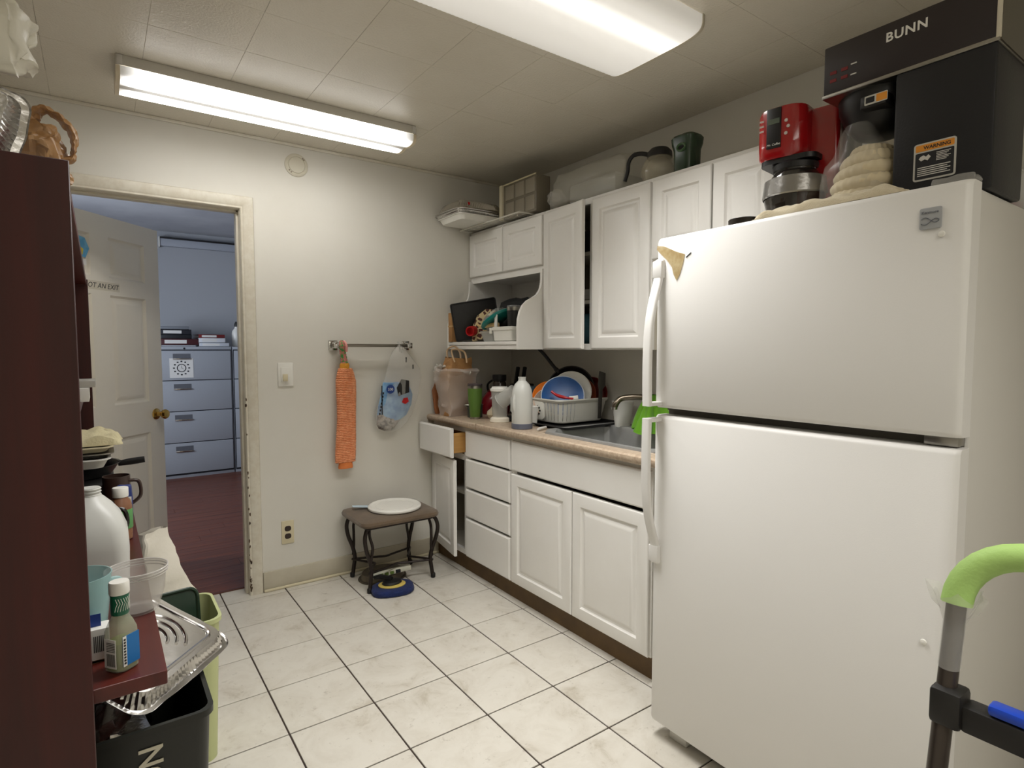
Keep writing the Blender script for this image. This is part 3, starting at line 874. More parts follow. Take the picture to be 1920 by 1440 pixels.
# curved end panels and the deep shelf
cur = [(XR - .01, 1.312), (1.338, 1.312), (1.338, 1.44), (1.341, 1.475), (1.352, 1.515), (1.372, 1.550), (1.40, 1.575), (1.435, 1.592), (1.465, 1.61), (1.488, 1.64), (1.498, 1.68), (1.50, 1.752), (XR - .01, 1.752)]
for y0 in (-.004, -.758):
    b = B(); loft(b, [[(x, y0, z) for x, z in cur], [(x, y0 - .018, z) for x, z in cur]], True, True); obj('curved_end_panel', b, M_cab, t, angle=25)
b = B(); box(b, 1.338, XR - .01, -.022, -.758, 1.338, 1.357, .002); obj('shelf', b, M_cab, t)
b = B(); box(b, 1.345, 1.362, -.022, -.758, 1.312, 1.336, .002); obj('shelf_rail', b, M_cab, t)
# tall two-door unit: left door ajar
t = thing('wall_cabinet', 'tall white wall cabinet over the sink, left door ajar', 'cabinet', (1.66, -1.15, 1.311), 'white wall cabinets')
carcass(t, -.776, -1.532, ZU0, ZU1, XU, shelf=[1.555, 1.80], stile=.03)
b = B(); box(b, XU, XU + .019, -1.132, -1.168, ZU0 + .03, ZU1 - .03); obj('middle_stile', b, M_cab, t)
hm = Matrix.Translation((XU - .01, -.782, 0)) @ Matrix.Rotation(R(-7), 4, 'Z') @ Matrix.Translation((-XU + .01, .782, 0))
raised('door', -.782, -1.142, 1.316, 2.045, t, x=XU, hingemtx=hm)
raised('door', -1.160, -1.526, 1.316, 2.045, t, x=XU)
# over-fridge unit
t = thing('wall_cabinet', 'white wall cabinet above and behind the top of the fridge', 'cabinet', (1.66, -1.95, 1.70), 'white wall cabinets')
carcass(t, -1.534, -2.42, 1.70, ZU1, XU, stile=.03)
raised('door', -1.540, -1.838, 1.706, 2.045, t, x=XU); raised('door', -1.846, -2.12, 1.706, 2.045, t, x=XU); raised('door', -2.128, -2.414, 1.706, 2.045, t, x=XU)

# things inside the ajar wall cabinet
t = thing('plate_stack', 'short stack of white plates inside the ajar wall cabinet', 'plates', (1.66, -1.0, 1.565))
for k in range(6):
    b = B(); lathe(b, [(.05, 0), (.06, .002), (.10, .012), (.102, .014), (.06, .006), (.0005, .005)], 28, c=(1.66, -1.0, 1.565 + k * .0085)); obj('plate', b, M_whitep, t)
t = tag(obj('blanket_roll', crumple(subdiv(box(B(), 1.56, 1.80, -.82, -1.12, 1.33, 1.50, .05), 2), .012, 14, 3, 1.33), mat('teal_cloth', (38, 74, 82), .8), loc=(1.68, -.97, 1.33)), 'dark teal cloth bundle at the bottom of the ajar cabinet', 'cloth')
t = tag(obj('black_pot', lathe(B(), [(.07, 0), (.09, .01), (.095, .10), (.1, .102), (.1, .11), (.088, .108), (.085, .015), (.001, .012)], 28, c=(1.67, -1.0, 1.81)), M_blackm, loc=(1.67, -1.0, 1.81)), 'black cooking pot on the upper shelf of the ajar cabinet', 'pot')
# ================================================================== FRIDGE
FY0, FY1 = -1.997, -2.832      # left / right
t = thing('refrigerator', 'white top-freezer refrigerator standing beside the sink cabinet', 'refrigerator', (1.4, -2.41, 0))
b = B(); box(b, 1.075, 1.80, FY0 - .004, FY1 + .004, .05, 1.662, .006); obj('body', b, M_fside, t)
b = B(); box(b, 1.064, 1.076, FY0 - .012, FY1 + .012, .08, 1.655); obj('gasket', b, mat('door_gasket', (84, 80, 72), .6), t)
for nm, z0, z1, lab in (('freezer_door', 1.124, 1.672, 'white freezer door'), ('fridge_door', .056, 1.099, 'tall white refrigerator door')):
    b = B()
    # slightly crowned door front with soft edges
    ys_ = [FY0, FY0 - .004, FY0 - .012, FY0 - .03] + [FY0 - .03 + (FY1 - FY0 + .06) * k / 10 for k in range(1, 11)] + [FY1 + .012, FY1 + .004, FY1]
    def xof(y):
        u = (y - FY0) / (FY1 - FY0)
        e = min(abs(y - FY0), abs(y - FY1))
        return 1.002 - .005 * (1 - (2 * u - 1) ** 2) + (.012 * (1 - min(e, .012) / .012) ** 2)
    zs_ = [z0, z0 + .004, z0 + .012, z1 - .012, z1 - .004, z1]
    rings = []
    for z in zs_:
        e = min(abs(z - z0), abs(z - z1)); dx_ = .010 * (1 - min(e, .012) / .012) ** 2
        rings.append([(xof(y) + dx_, y, z) for y in ys_] + [(1.064, FY1, z), (1.064, FY0, z)])
    loft(b, rings, True, True)
    d = obj(nm, b, M_fridge, t, angle=30)
    # handle: flat arched grip near the left edge
    hy = FY0 - .020
    if nm == 'freezer_door':
        path = [(1.000, 1.600), (.994, 1.585), (.992, 1.55), (.986, 1.525), (.968, 1.47), (.952, 1.40), (.945, 1.32), (.944, 1.22), (.946, 1.132)]
        endz = 1.132
    else:
        path = [(.946, 1.092), (.944, 1.00), (.945, .90), (.952, .81), (.968, .74), (.986, .69), (.992, .665), (.994, .625), (1.000, .610)]
        endz = 1.092
    pts = smooth_path([(x, hy, z) for x, z in path], 5)
    rings = []
    for i, p in enumerate(pts):
        dd = (pts[min(i + 1, len(pts) - 1)] - pts[max(i - 1, 0)]).normalized()
        w = Vector((0, 1, 0)); nrm = dd.cross(w).normalized()
        wid = .033; th = .016
        rings.append([tuple(p + w * u + nrm * v) for u, v in rrect(wid, th, .006, 3)])
    b = B(); loft(b, rings, True, True); hd = obj('handle', b, M_fridge, d, angle=40)
    zz = (endz, endz + .012) if nm == 'freezer_door' else (endz - .012, endz)
    b = B(); box(b, .950, 1.002, hy - .016, hy + .016, min(zz), max(zz), .003); obj('handle_mount', b, M_fridge, d)
    ez = 1.57 if nm == 'freezer_door' else .64
    b = B(); box(b, .982, 1.003, hy - .019, hy + .019, ez - .028, ez + .028, .004); obj('handle_foot', b, M_fridge, d)
    for zz_ in ((1.563,) if nm == 'freezer_door' else (.659,)):
        b = B(); lathe(b, [(.007, 0), (.006, .003), (.001, .0045)], 14, mtx=FACE_X(.9995, -2.784, zz_)); obj('hole_plug', b, M_whitep, d)
    if nm == 'freezer_door':
        b = B(); prism(b, rrect(.042, .046, .004, 3), .004, FACE_X(.9995, -2.763, 1.600), .001); bd = obj('badge', b, mat('badge_grey', (168, 170, 172), .35), d)
        b = B()
        for q in (0, 1):
            tube(b, [(.9945, -2.763 + u, 1.596 + .006 * math.sin((u + q * .02) * 160) - q * .004) for u in [-.017 + .034 * k / 12 for k in range(13)]], .0009, 5)
        obj('badge_wave', b, mat('badge_line', (110, 114, 122), .4), bd)
        b = text_bm('Kenmore', .0085, FACE_X(.9946, -2.746, 1.610), depth=.0003); obj('badge_name', b, MATS['badge_line'], bd)
        # yellowed tape residue at the corner
        outl = [(0, 0), (.03, -.006), (.075, -.028), (.108, -.040), (.102, -.066), (.090, -.10), (.078, -.118), (.066, -.098), (.060, -.075), (.040, -.050), (.015, -.028), (-.002, -.012)]
        b = B(); prism(b, [(u, v) for u, v in outl], .0012, FACE_X(.9988, FY0 - .008, 1.648))
        obj('tape_residue', b, mat('yellowed_tape', (212, 194, 150), .4, var=(30, (186, 158, 104), .15), alpha=.72), d)
        b = B(); tube(b, [(.9985, -2.118, 1.598), (.9985, -2.130, 1.606), (.9985, -2.136, 1.610)], .0016, 6); obj('scuff', b, M_dark, d)
b = B(); box(b, 1.03, 1.068, FY1 + .01, FY1 + .075, 1.1015, 1.1215, .002); obj('hinge', b, M_steel, t)
b = B(); box(b, 1.06, 1.075, FY0 - .02, FY1 + .02, .012, .054, .003)
gr = obj('kick_grille', b, M_fside, t)
b = B()
for k in range(12): box(b, 1.057, 1.061, FY0 - .14 - k * .052, FY0 - .18 - k * .052, .034, .042)
obj('grille_slot', b, M_dark, gr)
b = B(); box(b, 1.045, 1.075, FY0 - .05, FY0 - .12, .0, .05, .004); box(b, 1.045, 1.075, FY1 + .05, FY1 + .12, 0, .05, .004); obj('leveling_foot', b, M_fside, t)
b = B(); box(b, 1.5, 1.7, FY0 - .05, FY1 + .05, 0, .05); obj('rear_base', b, M_black, t)
ZF = 1.664

# ------------------------------------------------------------------ on the fridge
# commercial brewer, side towards us
M_bunn = mat('brewer_black', (30, 30, 33), .42, spec=.4, bump=(180, .1))
bx0, bx1 = 1.10, 1.31
t = thing('coffee_brewer', 'tall black commercial coffee brewer with white lettering on fridge', 'coffee brewer', (1.2, -2.70, ZF))
b = B(); box(b, bx0, bx1, -2.642, -2.838, ZF + .001, 1.975, .006); obj('column', b, M_bunn, t)
b = B(); box(b, bx0, bx1, -2.47, -2.838, 1.982, 2.105, .004); hd = obj('head', b, mat('brewer_head', (42, 35, 36), .4), t)
b = B(); box(b, bx0 - .002, bx1 + .002, -2.468, -2.840, 1.973, 1.983, .002); obj('steel_lip', b, M_steel, hd)
b = B(); box(b, bx0 - .003, bx0 + .012, -2.834, -2.842, 1.98, 2.105, .001); obj('corner_strip', b, mat('pale_strip', (206, 198, 178), .4), hd)
b = B(); box(b, bx0 + .004, bx1, -2.838, -2.843, 1.975, 2.104); obj('back_panel', b, mat('brewer_back', (104, 98, 86), .35, metal=.6), hd)
b = text_bm('BUNN', .030, FACE_X(bx0 - .0005, -2.617, 2.060), bold=.0006, depth=.0004, spacing=1.1); obj('lettering', b, M_whitep, hd)
b = B()
for yy in (-2.487, -2.515):
    for zz in (2.03, 2.01): box(b, bx0 - .0012, bx0, yy, yy - .016, zz, zz + .008)
obj('indicator_print', b, mat('dull_red_print', (120, 36, 38), .5), hd)
b = B()
for zz in (2.038, 2.012): box(b, bx0 - .0012, bx0, -2.538, -2.552, zz, zz + .003)
obj('indicator_dash', b, M_fside, hd)
b = B(); lathe(b, [(.095, 0), (.093, -.03), (.075, -.075), (.05, -.10), (.03, -.105)], 36, c=((bx0 + bx1) / 2, -2.565, 1.973)); fu = obj('brew_funnel', b, M_black, t)
b = B(); box(b, bx0 - .006, bx0 + .06, -2.566, -2.625, 1.915, 1.945, .003); obj('funnel_handle', b, M_blackm, fu)
b = B(); prism(b, rrect(.052, .022, .002, 2), .0012, FACE_X(bx0 - .0065, -2.603, 1.932)); fl = obj('funnel_label', b, mat('label_silver', (196, 194, 186), .4), fu)
b = B(); prism(b, rrect(.024, .018, .001, 2), .0014, FACE_X(bx0 - .0066, -2.616, 1.932)); obj('label_orange', b, mat('label_orange', (226, 148, 48), .5), fl)
b = B(); prism(b, rrect(.020, .014, .001, 2), .0014, FACE_X(bx0 - .0066, -2.590, 1.932)); obj('label_black', b, M_ink, fl)
# warning label
b = B(); prism(b, rrect(.084, .086, .006, 3), .0012, FACE_X(bx0, -2.730, 1.752)); wl_ = obj('warning_label', b, MATS['label_silver'], t)
b = B(); prism(b, rrect(.076, .060, .002, 2), .0006, FACE_X(bx0 - .0012, -2.730, 1.743)); obj('label_field', b, M_ink, wl_)
b = B(); prism(b, rrect(.076, .015, .002, 2), .0006, FACE_X(bx0 - .0012, -2.730, 1.784)); obj('label_band', b, MATS['label_orange'], wl_)
b = text_bm('WARNING', .011, FACE_X(bx0 - .0019, -2.708, 1.780), bold=.0003, depth=.0002); obj('label_word', b, M_ink, wl_)
b = B()
prism(b, [(u * .012, v * .007) for u, v in [(1, .2), (.6, 1), (.2, .4), (-.2, 1), (-.7, .7), (-1, 0), (-.6, -.8), (0, -.4), (.5, -.9)]], .0005, FACE_X(bx0 - .0018, -2.711, 1.760))
for k in range(6): box(b, bx0 - .0023, bx0 - .0018, -2.734, -2.762 + (k % 3) * .004, 1.767 - k * .0035, 1.7685 - k * .0035)
for k in range(5): box(b, bx0 - .0023, bx0 - .0018, -2.697, -2.762 + (k % 2) * .006, 1.738 - k * .0045, 1.740 - k * .0045)
obj('label_text_lines', b, M_fside, wl_)

# red drip coffee maker
t = thing('coffee_maker', 'red drip coffee maker with glass carafe on fridge', 'coffee maker', (1.2, -2.38, ZF))
M_redm = mat('glossy_red', (158, 20, 24), .16, spec=.6, coat=.4)
rot = Matrix.Translation((1.19, -2.345, 0)) @ Matrix.Rotation(R(8), 4, 'Z') @ Matrix.Translation((-1.19, 2.375, 0))
def rr_ring(x0, x1, y0, y1, r_, z, n=5): return [((x0 + x1) / 2 + u, (y0 + y1) / 2 + v, z) for u, v in rrect(abs(x1 - x0), abs(y1 - y0), r_, n)]
b = B(); loft(b, [rr_ring(1.10, 1.27, -2.295, -2.43, .045, z) if False else rr_ring(1.10 + d_, 1.27, -2.295 - d_, -2.43 + d_, .045, z) for z, d_ in ((1.858, .006), (1.866, .001), (1.90, 0), (1.985, 0), (1.998, .003), (2.003, .012))], mtx=rot); hd = obj('brew_head', b, M_redm, t)
b = B(); loft(b, [rr_ring(1.17 + d_, 1.30, -2.39, -2.50 + d_, .012, z) for z, d_ in ((ZF + .004, 0), (1.985, 0), (1.993, .006))], mtx=rot); obj('water_tank', b, M_redm, t)
b = B(); loft(b, [rr_ring(1.24, 1.34, -2.30, -2.515, .02, z) for z in (ZF + .002, 1.99)], mtx=rot); obj('back_column', b, M_black, t)
b = B(); box(b, 1.0965, 1.101, -2.333, -2.373, 1.885, 1.996, .0015, mtx=rot); dp = obj('display_panel', b, M_black, hd)
b = B(); box(b, 1.0955, 1.0968, -2.337, -2.369, 1.952, 1.966, mtx=rot); obj('clock_display', b, mat('lcd_grey', (88, 98, 84), .3), dp)
b = text_bm('Mr. Coffee', .0085, rot @ FACE_X(1.0958, -2.335, 1.892), shear=.2, depth=.0003); obj('lettering', b, M_whitep, dp)
b = B()
for k in range(3): box(b, 1.099, 1.1005, -2.312, -2.324, 1.965 - k * .014, 1.970 - k * .014, mtx=rot)
for k, (yy, zz) in enumerate(((-2.386, 1.955), (-2.392, 1.938), (-2.386, 1.92))): lathe(b, [(.005, 0), (.004, .002)], 12, mtx=rot @ FACE_X(1.1, yy, zz))
obj('buttons', b, mat('button_grey', (196, 186, 180), .35), hd)
b = B(); loft(b, [rr_ring(1.11, 1.25, -2.305, -2.46, .03, z) for z in (1.845, 1.859)], mtx=rot); obj('drip_plate', b, M_black, hd)
b = B(); loft(b, [rr_ring(1.085, 1.30, -2.29, -2.50, .05, z) for z in (ZF + .001, ZF + .03, ZF + .034)], mtx=rot); obj('base', b, M_black, t)
b = B(); lathe(b, [(.058, .0), (.074, .012), (.082, .045), (.078, .08), (.064, .11), (.056, .12), (.058, .13)], 32, c=(1.165, -2.365, ZF + .036)); cf = obj('carafe', b, mat('dark_carafe_glass', (44, 40, 36), .06, alpha=.8, spec=.8), t)
b = B(); lathe(b, [(.0845, .048), (.087, .052), (.0815, .098), (.077, .1)], 32, c=(1.165, -2.365, ZF + .036), cap0=False, cap1=False); obj('carafe_band', b, mat('silver_tape', (150, 148, 144), .25, metal=.7, bump=(30, .4)), cf)
b = B(); lathe(b, [(.060, .125), (.062, .14), (.05, .15)], 28, c=(1.165, -2.365, ZF + .036)); obj('carafe_lid', b, M_black, cf)

# stack of coffee filters in a torn bag
t = thing('filter_stack', 'sagging stack of cream paper coffee filters between coffee machines', 'coffee filters', (1.27, -2.565, ZF))
M_filt = mat('filter_paper', (218, 204, 172), .8, bump=(20, .2))
for k in range(6):
    b = B(); n = 96
    rad = [.066, .078, .083, .080, .070, .052][k]; h0 = .028 * k; hk = .034 if k < 5 else .026
    rings = []
    for j in range(6):
        u = j / 5
        ring = []
        for i in range(n):
            a = 2 * PI * i / n
            fl = 1 + (.030 * math.cos(a * 24 + k * .3) + .012 * math.sin(3 * a + k)) * (.4 + .6 * u)
            r_ = rad * (.88 + .13 * math.sin(u * PI)) * fl
            ring.append((1.150 + .004 * k + r_ * math.cos(a), -2.558 - .002 * k + r_ * math.sin(a), ZF + .002 + h0 + u * hk + .004 * math.sin(a + k)))
        rings.append(ring)
    loft(b, rings, True, True)
    obj('filter', b, M_filt, t)
b = B(); lathe(b, [(.08, .0), (.088, .03), (.09, .08), (.080, .13), (.055, .18), (.03, .225)], 28, c=(1.155, -2.545, ZF + .004), cap1=False)
subdiv(b, 1); crumple(b, .012, 18, 5, ZF + .003); obj('clear_bag', b, mat('filter_bag_film', (228, 226, 220), .14, alpha=.14, spec=.8, bump=(25, .6)), t)

# folded towel at the front edge, loose dark lid, clear tubs by the right corner
def cloth_lump(name, label, cat, cx_, cy_, z, lx, ly, h, seed, m, amp=.010, loc=None, nx=26, ny=40):
    b = B()
    g = []
    for i in range(nx + 1):
        row = []
        for j in range(ny + 1):
            u, v = i / nx * 2 - 1, j / ny * 2 - 1
            e = max(0, 1 - abs(u) ** 3) * max(0, 1 - abs(v) ** 4)
            hh = h * (e ** .35) * (.72 + .5 * noise.noise((u * 1.7 + seed, v * 3.4, seed))) + .004 * noise.noise((u * 9, v * 14, seed + 2)) * e
            row.append((cx_ + u * lx / 2 * (1 + .10 * noise.noise((v * 3, seed, 1))), cy_ + v * ly / 2 * (1 + .06 * noise.noise((u * 3, seed, 9))), z + max(0.001, hh)))
        g.append(row)
    top = [[b.verts.new(p) for p in row] for row in g]
    bot = [[b.verts.new((p[0], p[1], z)) for p in row] for row in g]
    for i in range(nx):
        for j in range(ny):
            b.faces.new((top[i][j], top[i + 1][j], top[i + 1][j + 1], top[i][j + 1])); b.faces.new((bot[i][j], bot[i][j + 1], bot[i + 1][j + 1], bot[i + 1][j]))
    for i in range(nx):
        for j in (0, ny): b.faces.new((top[i][j], bot[i][j], bot[i + 1][j], top[i + 1][j]))
    for j in range(ny):
        for i in (0, nx): b.faces.new((top[i][j], top[i][j + 1], bot[i][j + 1], bot[i][j]))
    bmesh.ops.recalc_face_normals(b, faces=b.faces)
    return tag(obj(name, b, m, loc=(cx_, cy_, z), angle=60), label, cat)
M_towel = mat('cream_terry', (212, 200, 172), .95, var=(30, (196, 182, 152), .2), bump=(300, .5), sheen=.3)
cloth_lump('towel', 'cream terry towel bunched along the front top edge of fridge', 'towel', 1.045, -2.515, 1.673, .072, .37, .034, 3, M_towel)
b = B(); lathe(b, [(.040, 0), (.045, .004), (.046, .028), (.044, .03), (.042, .026), (.040, .006), (.001, .005)], 28, c=(1.105, -2.245, 1.673)); tag(obj('jar_lid', b, mat('dark_metal_lid', (46, 40, 34), .3, metal=.6), loc=(1.105, -2.245, 1.673)), 'low dark metal lid left of the red coffee maker', 'lid')
t = thing('plastic_tub', 'crinkled clear plastic tub at the right corner of the fridge top', 'tub', (1.45, -2.79, ZF))
b = B(); lathe(b, [(.048, 0), (.05, .003), (.068, .065), (.076, .066), (.076, .069), (.067, .069), (.049, .006), (.001, .005)], 36, c=(1.30, -2.765, ZF)); 
b = B(); lathe(b, [(.07, 0), (.078, .003), (.105, .085), (.118, .087), (.118, .091), (.104, .091), (.075, .006), (.001, .005)], 44, c=(1.47, -2.765, ZF)); crumple(b, .004, 40, 4, ZF); obj('tub_body', b, M_clear2, t)
b = B(); lathe(b, [(.03, 0), (.034, .02), (.001, .024)], 20, c=(1.45, -2.775, ZF + .006)); obj('pink_wrapper', b, mat('pink_wrap', (200, 60, 96), .4), t)
t = thing('film_scrap', 'crumpled clear film scrap in front of the black brewer', 'film', (1.06, -2.79, 1.673))
b = B(); box(b, 1.035, 1.085, -2.745, -2.825, 1.673, 1.692, .006); subdiv(b, 2); crumple(b, .008, 40, 3, 1.673); obj('film', b, M_bag, t, angle=40)
# ================================================================== STEP LADDER (right foreground)
t = thing('step_ladder', 'folding step ladder with lime green grip beside the fridge', 'step ladder', (.30, -3.21, 0))
M_leg = mat('brown_grey_tube', (72, 64, 58), .3, metal=.5)
yl, yr = -3.012, -3.45
def fx(z): return .212 + .2047 * z          # front rail leans
b = B()
top = 1.062
def arc(y, s):
    out = []
    for k in range(9):
        a = PI / 2 * k / 8
        yy = y + s * (.075 - .075 * math.cos(a)); zz = top - .075 + .075 * math.sin(a)
        out.append((fx(zz), yy, zz))
    return out
path = [(fx(.0), yl, .0), (fx(.3), yl, .3), (fx(.6), yl, .6), (fx(.9), yl, .9)] + arc(yl, -1) + list(reversed(arc(yr, 1))) + [(fx(.9), yr, .9), (fx(.6), yr, .6), (fx(.3), yr, .3), (fx(0), yr, 0)]
tube(b, path, .0112, 14); obj('front_frame', b, M_leg, t)
gp = [(fx(.985), yl, .985)] + arc(yl, -1)
gp2 = gp + [(fx(top), yl - .10, top), (fx(top), yl - .12, top)]
b = B(); tube(b, gp2, .0172, 18)
gr_pts = [(fx(top), yl - .11 - .225 * k / 26, top) for k in range(27)]
tube(b, gr_pts, [.0185 + .0028 * (1 if (k // 2) % 2 else 0) for k in range(27)], 18)
gp3 = [(fx(.985), yr, .985)] + arc(yr, 1) + [(fx(top), yr + .10, top)]
tube(b, gp3, .0172, 18); gripo = obj('foam_grip', b, mat('lime_foam', (170, 206, 116), .6, bump=(150, .2)), t)
b = text_bm('COSCO', .019, frame_m((fx(top) - .0212, yl - .125, top - .008), (0, -1, 0), (0, 0, 1)), depth=.0012, bold=.0004); obj('embossed_name', b, mat('lime_foam_dark', (132, 178, 70), .6), gripo)
# rear legs
for y, s in ((yl, 1), (yr, -1)):
    b = B(); tube(b, [(fx(0) + .06, y + s * .020, 0), (fx(.86) + .024, y + s * .008, .86)], .0085, 12); obj('rear_leg', b, M_leg, t)
b = B(); tube(b, [(fx(0) + .058, yl + .02, .03), (fx(0) + .058, yr - .02, .03)], .008, 10); obj('rear_brace', b, M_leg, t)
# black top platform with brackets and the blue latch
b = B()
box(b, fx(.86) - .018, fx(.86) + .022, yl + .013, yl - .022, .836, .884, .006)
box(b, fx(.86) - .018, fx(.86) + .022, yr - .013, yr + .022, .836, .884, .006)
box(b, fx(.86) - .014, fx(.86) + .018, yl - .02, yr + .02, .838, .872, .005); tr = obj('cross_tray', b, mat('matt_black_plastic', (26, 24, 22), .5), t)
b = B(); box(b, fx(.86) - .012, fx(.86) + .010, yl - .046, yl - .136, .8725, .886, .004); obj('blue_latch', b, mat('bright_blue_plastic', (24, 70, 190), .35), tr)
for z in (.24, .48, .70):
    xs0 = fx(z)
    b = B(); box(b, xs0 - .10, xs0 + .06, yl - .015, yr + .015, z - .02, z, .006); st = obj('step', b, M_leg, t)
    b = B()
    for k in range(5): box(b, xs0 - .09 + k * .028, xs0 - .075 + k * .028, yl - .03, yr + .03, z, z + .004, .001)
    obj('tread_rib', b, M_black, st)
for x, y in ((fx(0), yl), (fx(0), yr), (fx(0) + .06, yl + .02), (fx(0) + .06, yr - .02)):
    b = B(); lathe(b, [(.016, 0), (.016, .03), (.012, .034)], 14, c=(x, y, 0)); obj('rubber_foot', b, M_black, t)
# torn film round the left rail
b = B()
n = 22
rings = []
for j in range(11):
    z = .905 + .095 * j / 10
    r_ = .0122 + (.014 * ((j - 6) / 4) if j > 6 else 0)
    rings.append([(fx(z) + r_ * math.cos(2 * PI * i / n) , yl + r_ * math.sin(2 * PI * i / n) * (1 + (.5 if j > 7 and i % 5 == 0 else 0)), z + (.006 * math.sin(i * 1.7) if j == 10 else 0)) for i in range(n)])
loft(b, rings, False, False); obj('torn_film', b, M_bag, t)
# ================================================================== BOOKCASE (left foreground)
BX0, BX1 = -.905, -.513        # back / front edge of the side panels
BY0, BY1, BZ = -2.123, -.186, 1.61
ZS = .744                      # projecting worktop
t = thing('bookcase', 'tall dark mahogany bookcase with a projecting shelf along the left wall', 'bookcase', (-.70, -1.15, 0))
for y0, y1 in ((BY0, BY0 + .02), (BY1 - .02, BY1)):
    b = B(); box(b, BX0, BX1, y0, y1, 0, BZ, .0012, 1); obj('side_panel', b, M_mahog, t)
b = B(); box(b, BX0, BX1 - .004, BY0 + .02, BY1 - .02, BZ - .022, BZ - .001, .001, 1); obj('top_board', b, M_mahogx, t)
b = B(); box(b, BX0, -.406, BY0 + .0205, BY1 - .0205, ZS - .025, ZS, .0012, 1); obj('projecting_shelf', b, M_mahogx, t)
for z, back in ((1.12, .03), (.06, .07), (.40, .07)):
    b = B(); box(b, BX0 + .012, BX1 - back, BY0 + .02, BY1 - .02, z - .02, z, .001, 1); obj('shelf', b, M_mahogx, t)
b = B(); box(b, BX0, BX0 + .010, BY0 + .02, BY1 - .02, .0, BZ - .022); obj('back_panel', b, M_mahog, t)

# ---- on top of the bookcase
def foil_tray(bm, L, W_, h, taper=.022, flange=.012, ribs=True, corner=.03, bottom_lines=False):
    """open foil pan, rim up, base at z=0, local coords"""
    n = 12
    def ring(l, w, r_, z, rib=0.0):
        pts = rrect(l, w, r_, n)
        out = []
        for k, (u, v) in enumerate(pts): out.append((u, v, z))
        if rib:
            # add points along the straight sides for pleats
            dense = []
            m = len(out)
            for k in range(m):
                p, q = Vector(out[k]), Vector(out[(k + 1) % m])
                seg_n = max(1, int((q - p).length / .007))
                for s in range(seg_n): dense.append(p.lerp(q, s / seg_n))
            return dense
        return out
    base = ring(L - 2 * taper, W_ - 2 * taper, corner, 0)
    rim = ring(L, W_, corner + .012, h)
    # resample both to the same dense count
    N = 170
    def resample(pts):
        pts = [Vector(p) for p in pts]; pts.append(pts[0])
        d = [0]
        for a, c in zip(pts[:-1], pts[1:]): d.append(d[-1] + (c - a).length)
        out = []
        j = 0
        for k in range(N):
            s = d[-1] * k / N
            while d[j + 1] < s: j += 1
            out.append(pts[j].lerp(pts[j + 1], (s - d[j]) / max(1e-9, d[j + 1] - d[j])))
        return out
    rb, rm = resample(base), resample(rim)
    c = Vector((0, 0, 0))
    rings = []
    for j in range(6):
        f = j / 5
        ring_ = []
        for k in range(N):
            p = rb[k].lerp(rm[k], f)
            if ribs and 0 < j < 5:
                o = Vector((p.x, p.y, 0)).normalized()
                p = p + o * (.0026 if k % 2 else -.0026)
            ring_.append(tuple(p))
        rings.append(ring_)
    fl = [tuple(p + Vector((p.x, p.y, 0)).normalized() * flange + Vector((0, 0, .001))) for p in rm]
    fl2 = [tuple(p + Vector((p.x, p.y, 0)).normalized() * (flange + .003) + Vector((0, 0, -.003))) for p in rm]
    rings += [fl, fl2]
    loft(bm, rings, True, False)
    return bm
t = thing('foil_pan', 'foil roasting pan standing on edge at the front of the bookcase top', 'foil pan', (-.60, -1.95, BZ))
b = foil_tray(B(), .30, .165, .05, corner=.012)
mt = Matrix.Translation((-.735, -1.93, BZ + .10)) @ Matrix.Rotation(R(16), 4, 'Y') @ Matrix.Rotation(R(8), 4, 'Z') @ Matrix.Rotation(R(-97), 4, 'X')
bmesh.ops.transform(b, matrix=mt, verts=b.verts); crumple(b, .004, 22, 1)
zmin = min(v.co.z for v in b.verts); bmesh.ops.translate(b, vec=(0, 0, BZ - zmin), verts=b.verts)
obj('pan', b, M_foil, t)
M_poly = mat('brown_plastic_film', (196, 150, 92), .42, alpha=.72, bump=(30, .5), var=(14, (160, 112, 58), .2))
t = thing('plastic_bag', 'crumpled brown plastic grocery bag on top of the bookcase', 'bag', (-.585, -1.72, BZ))
b = B(); box(b, -.72, -.535, -1.60, -1.80, BZ, BZ + .165, .05); subdiv(b, 3); subdiv(b, 1); crumple(b, .028, 11, 8, BZ); crumple(b, .012, 42, 4, BZ); crumple(b, .004, 110, 4, BZ); obj('bag_body', b, M_poly, t, angle=20)
b = B(); tube(b, smooth_path([(-.59, -1.70, BZ + .16), (-.565, -1.70, BZ + .203), (-.535, -1.70, BZ + .192), (-.512, -1.70, BZ + .155), (-.515, -1.70, BZ + .115), (-.545, -1.70, BZ + .09)], 6), [.026 + .006 * math.sin(k * .5) for k in range(31)], 12, flat=.22, upv=(0, 1, 0)); subdiv(b, 2); crumple(b, .006, 30, 6); crumple(b, .005, 90, 2); obj('bag_handle', b, M_poly, t, angle=18)
t = thing('shopping_bag', 'crumpled white plastic bag piled highest on the bookcase', 'bag', (-.70, -2.02, BZ))
b = B(); box(b, -.86, -.64, -2.03, -2.10, BZ, BZ + .22, .03); box(b, -.80, -.560, -2.035, -2.095, BZ + .125, BZ + .25, .025); subdiv(b, 4); crumple(b, .024, 13, 12, BZ); crumple(b, .022, 30, 3, BZ); crumple(b, .006, 90, 3, BZ); obj('bag_body', b, mat('white_film', (224, 220, 206), .4, bump=(30, .5)), t, angle=60)

